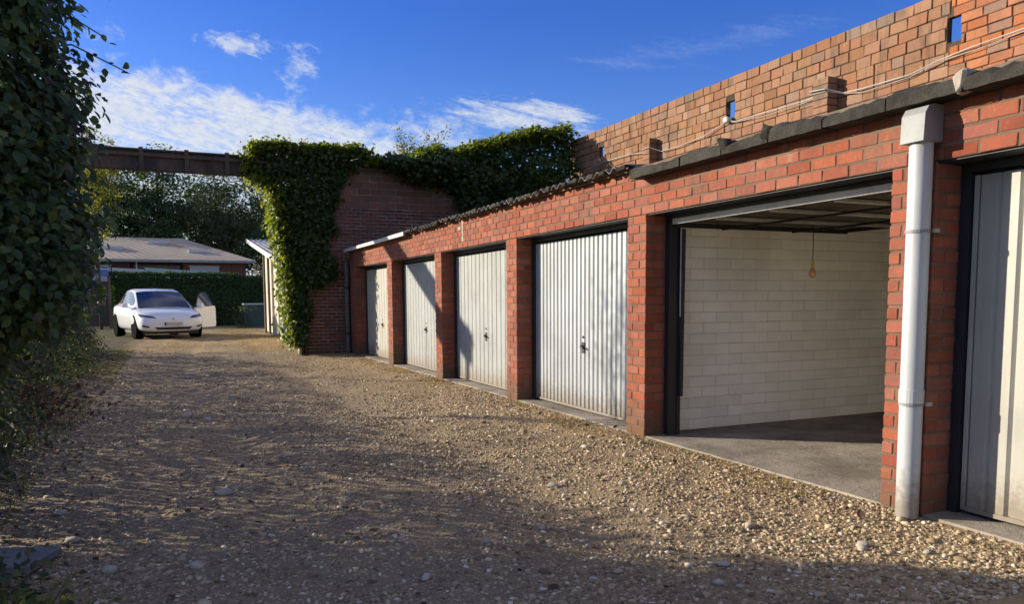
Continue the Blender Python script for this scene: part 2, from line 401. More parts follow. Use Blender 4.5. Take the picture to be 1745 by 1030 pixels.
def chamfer(hx, hy, hz, c=.004, jit=0.0):
    c = min(c, hx*.4, hy*.4, hz*.4); v = []; idx = {}
    for sx in (-1, 1):
        for sy in (-1, 1):
            for sz in (-1, 1):
                jx, jy, jz = (random.uniform(-jit, jit) for _ in range(3))
                for ax in range(3):
                    d = [hx-c, hy-c, hz-c]; d[ax] += c
                    idx[(sx, sy, sz, ax)] = len(v); v.append((sx*d[0]+jx, sy*d[1]+jy, sz*d[2]+jz))
    f = []
    for ax in range(3):
        o1, o2 = [(1, 2), (2, 0), (0, 1)][ax]
        for s in (-1, 1):
            q = []
            for a, b in ((-1, -1), (1, -1), (1, 1), (-1, 1)):
                k = [0, 0, 0]; k[ax] = s; k[o1] = a; k[o2] = b; q.append(idx[(*k, ax)])
            f.append(tuple(q if s > 0 else q[::-1]))
    for ax in range(3):
        o1, o2 = [(1, 2), (2, 0), (0, 1)][ax]
        for a in (-1, 1):
            for b in (-1, 1):
                k0 = [0, 0, 0]; k0[ax] = -1; k0[o1] = a; k0[o2] = b; k1 = list(k0); k1[ax] = 1
                q = (idx[(*k0, o1)], idx[(*k1, o1)], idx[(*k1, o2)], idx[(*k0, o2)])
                f.append(q if a*b > 0 else q[::-1])
    for sx in (-1, 1):
        for sy in (-1, 1):
            for sz in (-1, 1):
                q = tuple(idx[(sx, sy, sz, a)] for a in range(3)); f.append(q if sx*sy*sz > 0 else q[::-1])
    return v, f
def np_mesh(name, V, F):
    """V (n,3), F (m,k) arrays -> mesh"""
    me = bpy.data.meshes.new(name); k = F.shape[1]
    me.vertices.add(len(V)); me.vertices.foreach_set('co', np.ascontiguousarray(V, np.float32).ravel())
    me.loops.add(F.size); me.loops.foreach_set('vertex_index', np.ascontiguousarray(F, np.int32).ravel())
    me.polygons.add(len(F)); me.polygons.foreach_set('loop_start', np.arange(0, F.size, k, dtype=np.int32))
    me.update(calc_edges=True); me.validate()
    return me
BR_CACHE = {}
def piece(name, box, m_, parent, c=.004, jit=.0015):
    """one brick / block as its own object; alike sizes share mesh data (three chipped variants each)"""
    x0, x1, y0, y1, z0, z1 = box
    key = (m_, round(x1-x0, 3), round(y1-y0, 3), round(z1-z0, 3), random.randrange(3))
    me = BR_CACHE.get(key)
    if me is None:
        v, f = chamfer((x1-x0)/2, (y1-y0)/2, (z1-z0)/2, c, jit)
        me = bpy.data.meshes.new(name); me.from_pydata(v, [], f); me.update(); me.materials.append(MATS[m_]); BR_CACHE[key] = me
    o = link(name, me, None, parent, ((x0+x1)/2, (y0+y1)/2, (z0+z1)/2))
    return o
def lay(bricks, parent, name, limit, c=.004, jit=.0015, stuff_name=None):
    """bricks: list of (box, material); the ones that show largest become parts, the rest one joined part"""
    key = lambda b: (b[0][0]+b[0][1])**2/4+(b[0][2]+b[0][3])**2/4
    bricks = sorted(bricks, key=key)
    for b, m_ in bricks[:limit]: piece(name, b, m_, parent, c, jit)
    rest = {}
    for b, m_ in bricks[limit:]: rest.setdefault(m_, []).append(b)
    for m_, bs in rest.items():
        mb = MB()
        for b in bs: mb.cbox(*b, c=c, jit=jit)
        tag(mb.build(stuff_name or 'brickwork', m_, parent), kind='stuff')
def J(a): return random.uniform(-a, a)

# noise on the python side (value noise) for the lie of the ground
_g = rng.random((64, 64))
def vnoise(x, y):
    x = np.asarray(x, float); y = np.asarray(y, float); xi = np.floor(x).astype(int); yi = np.floor(y).astype(int)
    u, v = x-xi, y-yi; u = u*u*(3-2*u); v = v*v*(3-2*v)
    g = lambda a, b: _g[a % 64, b % 64]
    return g(xi, yi)*(1-u)*(1-v)+g(xi+1, yi)*u*(1-v)+g(xi, yi+1)*(1-u)*v+g(xi+1, yi+1)*u*v
def gz(x, y):
    x = np.asarray(x, float); y = np.asarray(y, float)
    n = (vnoise(x*.7+3, y*.7+9)-.5)*.05+(vnoise(x*2.3, y*2.3)-.5)*.035+(vnoise(x*6.1, y*6.1)-.5)*.018
    near_wall = np.clip((3.75-x)/.9, 0, 1)*np.clip((36-np.abs(y))/8, 0, 1)
    rut = -.028*(np.exp(-((x-.35-.15*np.sin(y*.35))/.22)**2)+np.exp(-((x-1.85-.15*np.sin(y*.35))/.24)**2))*np.clip((30-y)/8, 0, 1)*(.5+vnoise(y*.8, x*.5))
    crown = .03*np.exp(-((x-1.2)/.9)**2)*np.clip((20-y)/6, 0, 1)
    verge = .10*np.clip((-1.0-x)/.8, 0, 1)*np.clip((23-y)/4, 0, 1)
    return (n+crown+rut)*near_wall+verge-.004
# ------------------------------------------------------------------ ground
def axis(a, b, fine0, fine1, step, far):
    v = list(np.arange(fine0, fine1, step)); x = fine1
    s = step
    while x < b: v.append(x); s *= far; x += s
    v.append(b); x = fine0-step; s = step; lo = []
    while x > a: lo.append(x); s *= far; x -= s
    lo.append(a); return np.array(lo[::-1]+v)
gx = axis(-900, 900, -2.2, 3.8, .06, 1.35); gy = axis(-900, 1400, 1.0, 13.0, .06, 1.06)
X, Y = np.meshgrid(gx, gy, indexing='ij'); Z = gz(X, Y)
V = np.stack([X.ravel(), Y.ravel(), Z.ravel()], 1); ny = len(gy)
ii, jj = np.meshgrid(np.arange(len(gx)-1), np.arange(ny-1), indexing='ij'); a = (ii*ny+jj).ravel()
me = np_mesh('ground', V, np.stack([a, a+ny, a+ny+1, a+1], 1))
me.polygons.foreach_set('use_smooth', [True]*len(me.polygons))
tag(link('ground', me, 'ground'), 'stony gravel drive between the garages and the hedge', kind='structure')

# ------------------------------------------------------------------ garage row
FX = 3.7                                           # plane of the brick front
CH = .0763; BH = .0643; JT = CH-BH                 # course, brick, joint
LINT = 25*CH
OPEN = [(.40, 2.82), (3.09, 5.505), (5.79, 8.165), (8.47, 10.88), (11.185, 13.68), (14.01, 16.60)]
PIERS = [(.11, .40), (2.82, 3.09), (5.505, 5.79), (8.165, 8.47), (10.88, 11.185), (13.68, 14.01), (16.60, 17.22)]
garage = empty('garage_row', (FX, 0, 0))
tag(garage, 'row of red brick lock-up garages with white metal doors along the drive', 'garage building')
garage.location = (0, 0, 0)
bricks = []
dj = lambda: J(.0018)
for (a, b) in PIERS:
    wide = b-a > .4
    for r in range(25):
        z0, z1 = r*CH+JT*.5, r*CH+JT*.5+BH; d = dj()
        s = .188 if r % 2 == 0 else .089
        if not wide:
            if r % 2 == 0:
                bricks += [((FX+d, FX+.09, a, a+.188, z0, z1), 'brick_red'), ((FX+dj(), FX+.188, a+.199, b, z0, z1), 'brick_red'), ((FX+.10, FX+.215, a+dj(), a+.09, z0, z1), 'brick_red')]
            else:
                bricks += [((FX+d, FX+.188, a+dj(), a+.089, z0, z1), 'brick_red'), ((FX+dj(), FX+.09, a+.10, b, z0, z1), 'brick_red'), ((FX+.10, FX+.215, b-.09, b, z0, z1), 'brick_red'), ((FX+.198, FX+.215, a+dj(), a+.09, z0, z1), 'brick_red')]
        else:
            y = a; k = r % 2; first = True
            while y < b-.03:
                L = (.089 if (first and k) else .188); L = min(L, b-y)
                bricks.append(((FX+dj(), FX+(.188 if first and k else .09), y, y+L-.002, z0, z1), 'brick_red')); y += L+.011; first = False
            if r % 2 == 0: bricks.append(((FX+.10, FX+.215, a, a+.09, z0, z1), 'brick_red'))
for r in range(25, 30):                             # the lintel courses run the whole row
    z0, z1 = r*CH+JT*.5, r*CH+JT*.5+BH
    y = .11+(r % 2)*.1-.2
    while y < 17.22:
        y0, y1 = max(y, .11), min(y+.188, 17.22)
        if r == 29 and y1 < 5.75: y += .199; continue
        if y1-y0 > .03: bricks.append(((FX+dj(), FX+.09, y0, y1, z0, z1), 'brick_red'))
        y += .199
lay(bricks, garage, 'brick', 300, c=.004, jit=.0022)
core = MB()                                         # mortar, set back behind the brick faces
for (a, b) in PIERS: core.box(FX+.005, FX+.212, a+.005, b-.005, 0, LINT)
core.box(FX+.005, FX+.21, .115, 5.75, LINT+.004, 29*CH); core.box(FX+.0055, FX+.21, 5.75, 17.215, LINT+.004, 30*CH)
core.build('mortar', 'mortar_grey', garage)
MB().box(FX+.02, FX+.21, .115, 17.2, LINT-.006, LINT+.002).build('lintel_soffit', 'frame_dark', garage)
# mortar smears on the brickwork
for (y0, z0, dy_, dz_) in [(9.93, 1.99, .06, .30), (9.99, 2.16, .14, .05)]:
    MB().cbox(FX-.003, FX+.003, y0, y0+dy_, z0, z0+dz_, c=.002, jit=.004).build('mortar_smear', 'mortar_pale', garage)
# floors
tag(MB().box(FX+.012, 9.2, .405, 17.2, -.2, .010).build('garage_floor', 'concrete_floor'), 'worn concrete floor of the garages with its apron', kind='structure')
# outer shell: back, party walls, roof deck
shell = MB(); shell.box(9.02, 9.14, .1, 17.2, 0.012, 2.75)
shell.box(FX+.22, 9.0, .11, .25, .012, 2.25); shell.box(FX+.22, 9.0, 17.08, 17.2, .012, 2.25)
for (a, b) in PIERS[1:-1]: shell.box(FX+.22, 9.0, (a+b)/2-.055+(.02 if a > 5.4 and a < 5.6 else 0), (a+b)/2+.06, .012, 2.24)
shell.build('inner_wall', 'render_pale', garage)
MB().prism([(FX-.03, 2.29), (9.1, 2.60), (9.1, 2.66), (FX-.03, 2.31)], 'y', .1, 17.2).build('roof_deck', 'post_wood', garage)
for k in range(11):
    yy = .6+1.5*k
    MB().prism([(FX+.22, 2.18), (9.0, 2.48), (9.0, 2.59), (FX+.22, 2.29)], 'y', yy, yy+.07).build('rafter', 'post_wood', garage)
# painted block wall seen through the open door
pw = empty('partition_wall'); pw.parent = garage; pw['label'] = 'white painted block wall inside the open garage'
PY = 5.585; wb = []
RH = .0965
for r in range(24):
    x = FX+.23-(.15 if r % 2 else 0); z0, z1 = .014+r*RH, .014+(r+1)*RH-.005
    while x < 9.0:
        x0, x1 = max(x, FX+.23), min(x+.2945, 9.0)
        if x1-x0 > .02: wb.append(((x0, x1, PY+J(.0012), PY+.06, z0+J(.001), z1+J(.001)), 'white_block'))
        x += .299
wb = [b for b in wb if b[0][5] < 2.26]
lay(wb, pw, 'block', 300, c=.003, jit=.0008, stuff_name='blockwork')
MB().box(FX+.225, 9.0, PY+.0042, PY+.062, .012, 2.24).build('joint', 'painted_joint', pw)
# doors --------------------------------------------------------------
DX = FX+.225
def rib_profile(y0, y1, pitch, groove, depth, x=DX):
    """front outline (y, x) of a vertically ribbed sheet"""
    n = max(1, round((y1-y0)/pitch)); p = (y1-y0)/n; out = []
    for i in range(n):
        a = y0+i*p
        out += [(a+.002, x+depth), (a+groove*.3, x+depth), (a+groove*.75, x), (a+p-groove*.25, x), (a+p-.001, x+depth*.9)]
    return out
def sheet(name, prof, z0, z1, m_, parent, thick=.03):
    mb = MB(); n = len(prof)
    for (y, x) in prof: mb.v.append((x, y, z0)); mb.v.append((x, y, z1))
    for i in range(n-1): mb.f.append((2*i, 2*i+1, 2*i+3, 2*i+2))
    xb = max(x for _, x in prof)+thick; k = len(mb.v)
    mb.v += [(xb, prof[0][0], z0), (xb, prof[0][0], z1), (xb, prof[-1][0], z0), (xb, prof[-1][0], z1)]
    mb.f += [(k, k+2, k+3, k+1), (0, k, k+1, 1), (2*n-2, 2*n-1, k+3, k+2)]
    return mb.build(name, m_, parent)
def door(a, b, mname, pitch, groove, depth, label, handle_y=.5, gap=.055, topz=1.835, mid=False):
    d = empty('garage_door', (0, 0, 0)); d.parent = garage; d['label'] = label
    fr = MB(); x0, x1 = DX-.025, DX+.05
    fr.box(x0, x1, a-.002, a+gap, .012, LINT-.008); fr.box(x0, x1, b-gap, b+.002, .012, LINT-.008); fr.box(x0+.001, x1-.001, a+gap, b-gap, topz+.02, LINT-.009)
    fr.build('door_frame', 'frame_dark', d)
    y0, y1 = a+gap+.006, b-gap-.006
    sheet('door_leaf', rib_profile(y0+.028, y1-.028, pitch, groove, depth), .055, topz, mname, d)
    e = MB(); e.cbox(DX-.004, DX+.03, y0, y0+.027, .03, topz+.004, c=.003); e.cbox(DX-.004, DX+.03, y1-.027, y1, .03, topz+.004, c=.003)
    e.cbox(DX-.006, DX+.031, y0+.0275, y1-.0275, .028, .054, c=.003); e.build('edge_trim', mname, d)
    hy = y0+(y1-y0)*handle_y; h = MB()
    h.tube([(DX+.004, hy, .70), (DX-.035, hy, .70)], .017, 10); h.tube([(DX-.032, hy+.005, .70), (DX-.040, hy-.065, .688)], .010, 8)
    h.cbox(DX-.006, DX+.002, hy-.03, hy+.03, .63, .745, c=.002); h.build('handle', 'black_metal', d)
    k = MB(); k.tube([(DX+.004, hy, .80), (DX-.010, hy, .80)], .012, 10); k.build('lock', 'black_metal', d)
    if mid: MB().cbox(DX-.003, DX+.02, hy-.008, hy+.008, .055, .62, c=.002).build('meeting_seam', 'frame_dark', d)
    return d
door(*OPEN[0], 'door_cream', .115, .035, .016, 'cream ribbed garage door at the right edge beside the white downpipe', .5)
door(*OPEN[2], 'door_galv', .088, .040, .015, 'silvery ribbed garage door dappled with leaf shadow', .50)
door(*OPEN[3], 'door_grey', .15, .026, .010, 'pale grey garage door third from the far end', .50)
door(*OPEN[4], 'door_grey', .17, .024, .009, 'pale grey garage door second from the far end', .47, mid=True)
door(*OPEN[5], 'door_cream', .2, .024, .009, 'off-white garage door at the far end next to the ivy wall', .48)
# the raised door of the open garage
od = empty('raised_garage_door'); od.parent = garage; od['label'] = 'up-and-over garage door raised flat under the roof'
a, b = OPEN[1]
fr = MB(); fr.box(DX-.025, DX+.06, a-.002, a+.06, .012, LINT-.008); fr.box(DX-.025, DX+.06, b-.06, b+.002, .012, LINT-.008); fr.box(DX-.024, DX+.055, a+.06, b-.06, 1.874, LINT-.009)
fr.build('door_frame', 'frame_dark', od)
prof = rib_profile(a+.09, b-.09, .16, .04, .014, 0)
mb = MB(); zf, zr = 1.845, 1.845
for (y, x) in prof: mb.v += [(DX+.0, y, zf+x), (DX+2.0, y, zr+x)]
for i in range(len(prof)-1): mb.f.append((2*i, 2*i+2, 2*i+3, 2*i+1))
mb.build('door_leaf', 'board_tan', od)
MB().cbox(DX-.012, DX+.012, a+.075, b-.075, 1.824, 1.872, c=.004).build('bottom_rail', 'trim_white', od)
MB().cbox(DX+1.99, DX+2.03, a+.075, b-.075, 1.815, 1.875, c=.004).build('top_rail', 'black_metal', od)
for s in (a+.075, b-.10):
    MB().box(DX+.013, DX+1.989, s, s+.03, 1.80, 1.843).build('track', 'black_metal', od)
    MB().tube([(DX+.09, s+.012, .35), (DX+.10, s+.012, 1.79)], .018, 8).build('lift_arm', 'black_metal', od)
for yb in (a+.62, (a+b)/2, b-.62): MB().cbox(DX+.02, DX+1.98, yb-.02, yb+.02, 1.812, 1.838, c=.004).build('stiffening_rib', 'steel_worn', od)
for xb in (DX+.5, DX+1.3): MB().tube([(xb, a+.1, 1.80), (xb, b-.1, 1.795)], .010, 7).build('cross_rod', 'black_metal', od)
for s in (b-.068, a+.04):
    MB().box(DX+.062, DX+.10, s, s+.028, .012, 1.86).build('guide_rail', 'frame_dark', od)
    MB().cbox(DX+.07, DX+.11, s-.018, s+.0, .86, 1.08, c=.004).build('latch', 'black_metal', od)
MB().tube([(DX+.075, b-.085, 1.04), (DX+.075, b-.085, 1.82)], .007, 6).build('spring_rod', 'steel_worn', od)
# roof edge ------------------------------------------------------------
cuts = [6.0-.45, 4.858, 4.378, 3.922, 3.469, 3.03, 2.588, 2.13, 1.65, 1.2, .72, .2]
for i, (y1, y0) in enumerate(zip(cuts, cuts[1:])):
    n = 9; mb = MB(); prof0 = None
    for k in range(n+1):
        y = y0+.006+(y1-y0-.012)*k/n
        h = 2.276+.010*math.sin(y*7.0)+J(.005)+(.014 if i in (3, 6) and k > 6 else 0); fx = 3.56+J(.003); zb = 2.198+J(.002)
        ring = [(fx, zb), (3.80, zb), (3.80, h+.02), (3.62, h+.012+J(.006)), (fx+.03, h), (fx, h-.022)]
        mb.v += [(x, y, z) for x, z in ring]
        if k:
            p = (k-1)*6; q = k*6
            for s in range(6): mb.f.append((p+s, q+s, q+(s+1) % 6, p+(s+1) % 6))
    mb.f += [(5, 4, 3, 2, 1, 0)[::-1], tuple(n*6+s for s in range(6))[::-1]]
    mb.build('eaves_block', 'concrete_edge', garage)
for y, z in ((4.36, 2.30), (3.93, 2.30), (2.60, 2.29)):           # broken lumps on the joints
    mb = MB().cbox(3.548, 3.66, y-.035, y+.04, z-.085, z+.012, c=.025, jit=.016); mb.build('broken_lump', 'stone_pale' if y < 3 else 'concrete_edge', garage)
y = 5.60
while y < 12.4:                                     # corrugated sheets, edge on
    L = .86; n = 48; mb = MB()
    lift = J(.012)
    for k in range(n+1):
        yy = y+L*k/n+.006; wv = .021*math.sin(2*math.pi*(yy)/.145)
        for (x, z) in ((3.58+lift*.8, 2.312+lift), (9.05, 2.69)): mb.v += [(x, yy, z+wv), (x, yy, z+wv+.012)]
    for k in range(n):
        p = 4*k; q = p+4
        mb.f += [(p, q, q+2, p+2), (p+1, p+3, q+3, q+1), (p, p+1, q+1, q)]
    mb.build('roof_sheet', 'fibre_cement', garage); y += L-.01
for k in range(26):                                 # moss and tile scraps along that edge
    yy = 5.7+J(.0)+k*.26+J(.1); MB().cbox(3.565, 3.68, yy, yy+random.uniform(.06, .2), 2.298, 2.325+random.uniform(0, .025), c=.012, jit=.008).build('edge_scrap', 'concrete_edge', garage)
MB().prism([(3.60, 2.262), (3.69, 2.262), (9.0, 2.68), (9.0, 2.69), (3.60, 2.322)], 'y', 12.42, 17.2).build('flat_roof_sheet', 'fibre_cement', garage)
MB().cbox(3.565, 3.598, 12.42, 17.2, 2.262, 2.325, c=.004).build('metal_edge_trim', 'trim_white', garage)
# pipes -----------------------------------------------------------------
PYc = 2.858
dp = empty('downpipe'); dp.parent = garage; dp['label'] = 'white plastic downpipe with grey zinc elbow'
MB().tube([(3.632, PYc, .0), (3.632, PYc, 1.02), (3.632, PYc, 2.02)], .058, 32, cap=False).build('pipe', 'pvc_white', dp, smooth=True)
MB().tube([(3.632, PYc, .62), (3.632, PYc, .70)], .063, 24).build('pipe_socket', 'pvc_white', dp)
for z in (1.535, .615):
    MB().tube([(3.632, PYc, z), (3.632, PYc, z+.016)], .0635, 24).build('bracket', 'zinc', dp)
    MB().box(3.66, 3.70, PYc-.075, PYc-.062, z, z+.02).build('bracket_bolt', 'steel_worn', dp)
MB().prism([(3.552, 2.0), (3.698, 2.0), (3.698, 2.19), (3.62, 2.19), (3.585, 2.178), (3.56, 2.14)], 'y', PYc-.072, PYc+.066).build('elbow', 'zinc', dp)
d2 = empty('dark_downpipe'); d2.parent = garage; d2['label'] = 'dark downpipe in the shaded far corner'
MB().tube([(3.64, 17.30, .0), (3.64, 17.30, 2.05)], .055, 14).build('pipe', 'pipe_dark', d2)
for z in (.42, 1.45): MB().tube([(3.64, 17.30, z), (3.64, 17.30, z+.05)], .066, 14).build('bracket', 'black_metal', d2)

# hanging bulb
lb = empty('light_bulb', (5.0, 4.93, 1.40)); tag(lb, 'bare amber bulb hanging on a cord in the open garage', 'light bulb')
MB().tube([(0, 0, .09), (0, 0, .78)], .004, 6).build('cord', 'black_metal', lb)
MB().tube([(0, 0, .05), (0, 0, .10)], .014, 10).build('socket', 'brass', lb)
MB().tube([(0, 0, -.035), (0, 0, -.022), (0, 0, .005), (0, 0, .03), (0, 0, .05)], [.010, .025, .031, .024, .013], 14).build('bulb', 'bulb_glass', lb, smooth=True)

# ------------------------------------------------------------------ tall wall behind the garages
TX = 9.3
tall = empty('tall_ruined_wall'); tag(tall, 'tall tan block wall with beam pockets rising behind the garage roofs', 'wall')
HOLES = [(15.58, 15.80, 4.50, 4.72), (11.09, 11.32, 4.42, 4.72), (6.82, 7.02, 4.46, 4.78)]
def clear(y0, y1, z0, z1): return not any(y0 < h[1] and y1 > h[0] and z0 < h[3] and z1 > h[2] for h in HOLES)
def cutrow(y0, y1, z0, z1):
    segs = [(y0, y1)]
    for h in HOLES:
        if z0 < h[3]-.02 and z1 > h[2]+.02:
            ns = []
            for s in segs:
                if s[0] < h[1] and s[1] > h[0]:
                    if h[0]-s[0] > .03: ns.append((s[0], h[0]))
                    if s[1]-h[1] > .03: ns.append((h[1], s[1]))
                else: ns.append(s)
            segs = ns
    return segs
tb = []
RT = .158
for r in range(16):
    z1 = 5.13-r*RT; z0 = z1-RT+.011; y = 6.98-(.14 if r % 2 else 0)
    if z0 < 3.5: break
    while y < 17.2:
        L = random.choice([.285, .285, .27, .30, .20]); y0 = max(y, 6.98); y1 = min(y+L-.011, 17.2)
        if y1-y0 > .04:
            for s in cutrow(y0, y1, z0, z1): tb.append(((TX+J(.007), TX+.10, *s, z0+J(.003), z1+J(.003)), 'block_tan'))
        y += L
RO = .122
for r in range(20):
    z1 = 5.62-r*RO; z0 = z1-RO+.012; y = 4.6+(.16 if r % 2 else 0)
    if z0 < 3.6: break
    while y < 6.97:
        L = random.choice([.30, .32, .27]); y1 = min(y+L-.012, 6.968)
        if y1-y > .04:
            for s in cutrow(y, y1, z0, z1): tb.append(((TX+J(.008), TX+.10, *s, z0+J(.003), z1+J(.003)), 'brick_orange' if y < 6.7 or r % 3 else 'block_tan'))
        y += L
lay(tb, tall, 'block', 300, c=.006, jit=.005, stuff_name='blockwork')
cw = MB()
def wallcut(y0, y1, z0, z1):
    """backing with real openings"""
    hs = [h for h in HOLES if y0 < h[1] and y1 > h[0]]
    y = y0
    for h in sorted(hs):
        cw.box(TX+.014, TX+.102, y, h[0], z0, z1); cw.box(TX+.014, TX+.102, h[0], h[1], z0, h[2]); cw.box(TX+.014, TX+.102, h[0], h[1], h[3], z1); y = h[1]
    if y1-y > .01: cw.box(TX+.014, TX+.102, y, y1, z0, z1)
wallcut(7.02, 17.2, 0, 5.12); wallcut(4.6, 7.02, 0, 5.60)
cw.build('mortar', 'mortar_dark', tall)
for (y0, y1, zt) in ((8.76, 9.06, 4.49), (13.42, 13.66, 4.47)):    # stumps of old piers
    st = empty('pier_stump'); st.parent = tall
    for r in range(9):
        z1 = zt-r*.105; 
        piece('brick', (TX-.215+J(.005), TX-.01, y0+J(.006), y1+J(.006), z1-.096, z1), 'block_tan', st, .006, .004)
    MB().box(TX-.205, TX-.008, y0+.008, y1-.008, 3.5, zt-.01).build('mortar', 'mortar_dark', st)
cpts = [(9.24, 16.27, 4.30), (9.24, 15.46, 4.34), (9.24, 14.35, 4.32), (9.24, 13.70, 4.24), (9.06, 13.66, 4.27), (9.06, 13.40, 4.28), (9.24, 13.22, 4.18), (9.24, 12.67, 4.17), (9.24, 11.85, 4.22), (9.24, 11.2, 4.36), (9.24, 11.0, 4.31), (9.24, 10.3, 4.30), (9.24, 9.4, 4.285),
        (9.24, 9.10, 4.30), (9.05, 9.08, 4.33), (9.05, 8.78, 4.30), (9.24, 8.60, 4.22), (9.24, 8.26, 4.20), (9.24, 7.5, 4.19), (9.24, 7.07, 4.26), (9.24, 6.59, 4.30), (9.24, 5.98, 4.32), (9.24, 4.7, 4.35)]
MB().tube(cpts, .0085, 7).build('cable', 'cable_grey', tall)
MB().tube([(p[0]+.012, p[1], p[2]-.03+.02*math.sin(i*2.1)) for i, p in enumerate(cpts[9:])], .005, 6).build('cable', 'cable_grey', tall)
MB().cbox(9.18, 9.29, 11.13, 11.27, 4.33, 4.42, c=.02, jit=.01).build('junction_box', 'trim_white', tall)

# ------------------------------------------------------------------ cross wall at the far end
CY = 17.4
cross = empty('cross_wall'); tag(cross, 'shaded old brick wall closing the far end of the garages', 'wall')
cb = []
r = 0; z = .0
while z < 3.2:
    x = 2.62+(.1 if r % 2 else 0)-.1
    while x < 9.25:
        x0, x1 = max(x, 2.62), min(x+.188, 9.25)
        if x1-x0 > .03: cb.append(((x0, x1, CY+J(.006), CY+.09, z+.006, z+.0685), 'brick_old'))
        x += .2
    z += .078; r += 1
zb = z; r = 0
while z < 4.22:
    x = 2.62+(.15 if r % 2 else 0)-.15
    while x < 9.25:
        x0, x1 = max(x, 2.62), min(x+.285, 9.25)
        if x1-x0 > .04: cb.append(((x0, x1, CY+J(.008), CY+.10, z+.006, z+.144), 'block_old'))
        x += .297
    z += .15; r += 1
vis = []; hid = []
for b_ in cb:
    x0, x1, _, _, z0, z1 = b_[0]
    seen = (z0 > 2.45 and 3.3 < x0 < 7.2) or (x0 < 3.75 and z0 < 1.7)
    (vis if seen else hid).append(b_)
vis.sort(key=lambda b_: 0 if b_[1] == 'block_old' else (1 if b_[0][0] < 3.75 and b_[0][4] < 1.7 else 2))
hid += vis[300:]; vis = vis[:300]
for b_, m_ in vis: piece('brick', b_, m_, cross, .005, .004)
for m_ in ('brick_old', 'block_old'):
    mb = MB()
    for b_, mm in hid:
        if mm == m_: mb.cbox(*b_, c=.005, jit=.004)
    tag(mb.build('brickwork', m_, cross), kind='stuff')
MB().box(2.63, 9.25, CY+.012, CY+.30, 0, 4.2).build('mortar', 'mortar_pale', cross)
MB().cbox(4.1, 5.6, CY-.06, CY+.30, 4.215, 4.29, c=.01).build('coping', 'concrete_beam', cross)
MB().cbox(4.86, 4.92, CY-.07, CY-.005, 4.02, 4.21, c=.005).build('bracket', 'pipe_dark', cross)
MB().cbox(3.45, 5.5, CY-.05, CY-.012, 4.10, 4.17, c=.005).build('ledge', 'concrete_beam', cross)
MB().cbox(2.56, 2.615, CY-.06, CY+.2, 0, .42, c=.006, jit=.004).build('edge_post', 'post_pale', cross)

# beam over the drive
beam = empty('beam'); tag(beam, 'dark weathered concrete beam spanning the drive from hedge to ivy', 'beam')
MB().cbox(-5.5, 2.62, CY-.10, CY+.10, 3.84, 4.22, c=.012).build('web', 'concrete_beam', beam)
MB().cbox(-5.5, 2.62, CY-.17, CY+.17, 4.10, 4.165, c=.01).build('ledge', 'concrete_beam', beam)
MB().cbox(-5.5, 2.62, CY-.14, CY+.14, 4.222, 4.262, c=.008, jit=.004).build('top_flange', 'concrete_beam', beam)
for x in (-5.2, -3.9, -2.6, -1.22, -.42, .42, 1.20, 2.0): MB().cbox(x-.042, x+.042, CY-.165, CY-.10, 3.83, 4.285, c=.006).build('stiffener', 'concrete_beam', beam)
MB().tube([(-5.35, CY, 0), (-5.35, CY, 3.84)], .055, 10).build('post', 'pipe_dark', beam)

# ------------------------------------------------------------------ foliage
LEAF = (np.array([(0, 0, 0), (.30, .42, .07), (-.30, .42, .07), (0, .5, -.03), (0, 1, -.04)]), np.array([(0, 1, 3), (0, 3, 2), (1, 4, 3), (3, 4, 2)]))
_l = [(0, 0), (.42, .08), (.30, .34), (.52, .62), (.16, .66), (0, 1.0), (-.16, .66), (-.52, .62), (-.30, .34), (-.42, .08)]
LOBED = (np.array([(0, .40, -.06)]+[(x, y, .05*abs(x)*2) for x, y in _l]), np.array([(0, 1+i, 1+(i+1) % 10) for i in range(10)]))
_ov = [(.20, .20), (.31, .45), (.21, .76)]
OVAL = (np.array([(0, 0, 0)]+[v for x, y in _ov for v in ((-x, y, .05+x*.12), (0, y, -.02), (x, y, .05+x*.12))]+[(0, 1, -.06)]),
        np.array([(0, 3, 2), (0, 2, 1), (1, 2, 5), (1, 5, 4), (2, 3, 6), (2, 6, 5), (4, 5, 8), (4, 8, 7), (5, 6, 9), (5, 9, 8), (7, 8, 10), (8, 9, 10)]))
BLADE = (np.array([(-.5, 0, 0), (.5, 0, 0), (.30, .55, .10), (-.30, .55, .10), (0, 1, .34)]), np.array([(0, 1, 2), (0, 2, 3), (3, 2, 4)]))
def leaves(name, P, N, S, tmpl, m_, parent=None, droop=.35, narrow=1.0, stuff=True):
    P = np.asarray(P, float); n = len(P); N = N/np.maximum(np.linalg.norm(N, axis=1, keepdims=True), 1e-6)
    T = rng.normal(size=(n, 3)); T[:, 2] -= droop*1.5
    T -= N*(T*N).sum(1, keepdims=True); T /= np.maximum(np.linalg.norm(T, axis=1, keepdims=True), 1e-6)
    B = np.cross(T, N); tv, tf = tmpl; k = len(tv)
    S = np.asarray(S, float)[:, None, None]
    V = P[:, None, :]+S*(B[:, None, :]*(tv[None, :, 0:1]*narrow)+T[:, None, :]*tv[None, :, 1:2]+N[:, None, :]*tv[None, :, 2:3])
    F = tf[None]+(np.arange(n)*k)[:, None, None]
    o = link(name, np_mesh(name, V.reshape(-1, 3), F.reshape(-1, 3)), m_, parent)
    if stuff: o['kind'] = 'stuff'
    return o
def unit(n):
    v = rng.normal(size=(n, 3)); return v/np.linalg.norm(v, axis=1, keepdims=True)
def clumps(centres, per, rad, squash=.75):
    c = np.repeat(np.asarray(centres, float), per, 0); d = unit(len(c)); r = rng.random((len(c), 1))**.45
    off = d*r*(np.asarray(rad)[:, None].repeat(per, 0) if np.ndim(rad) else rad); off[:, 2] *= squash
    return c+off, d
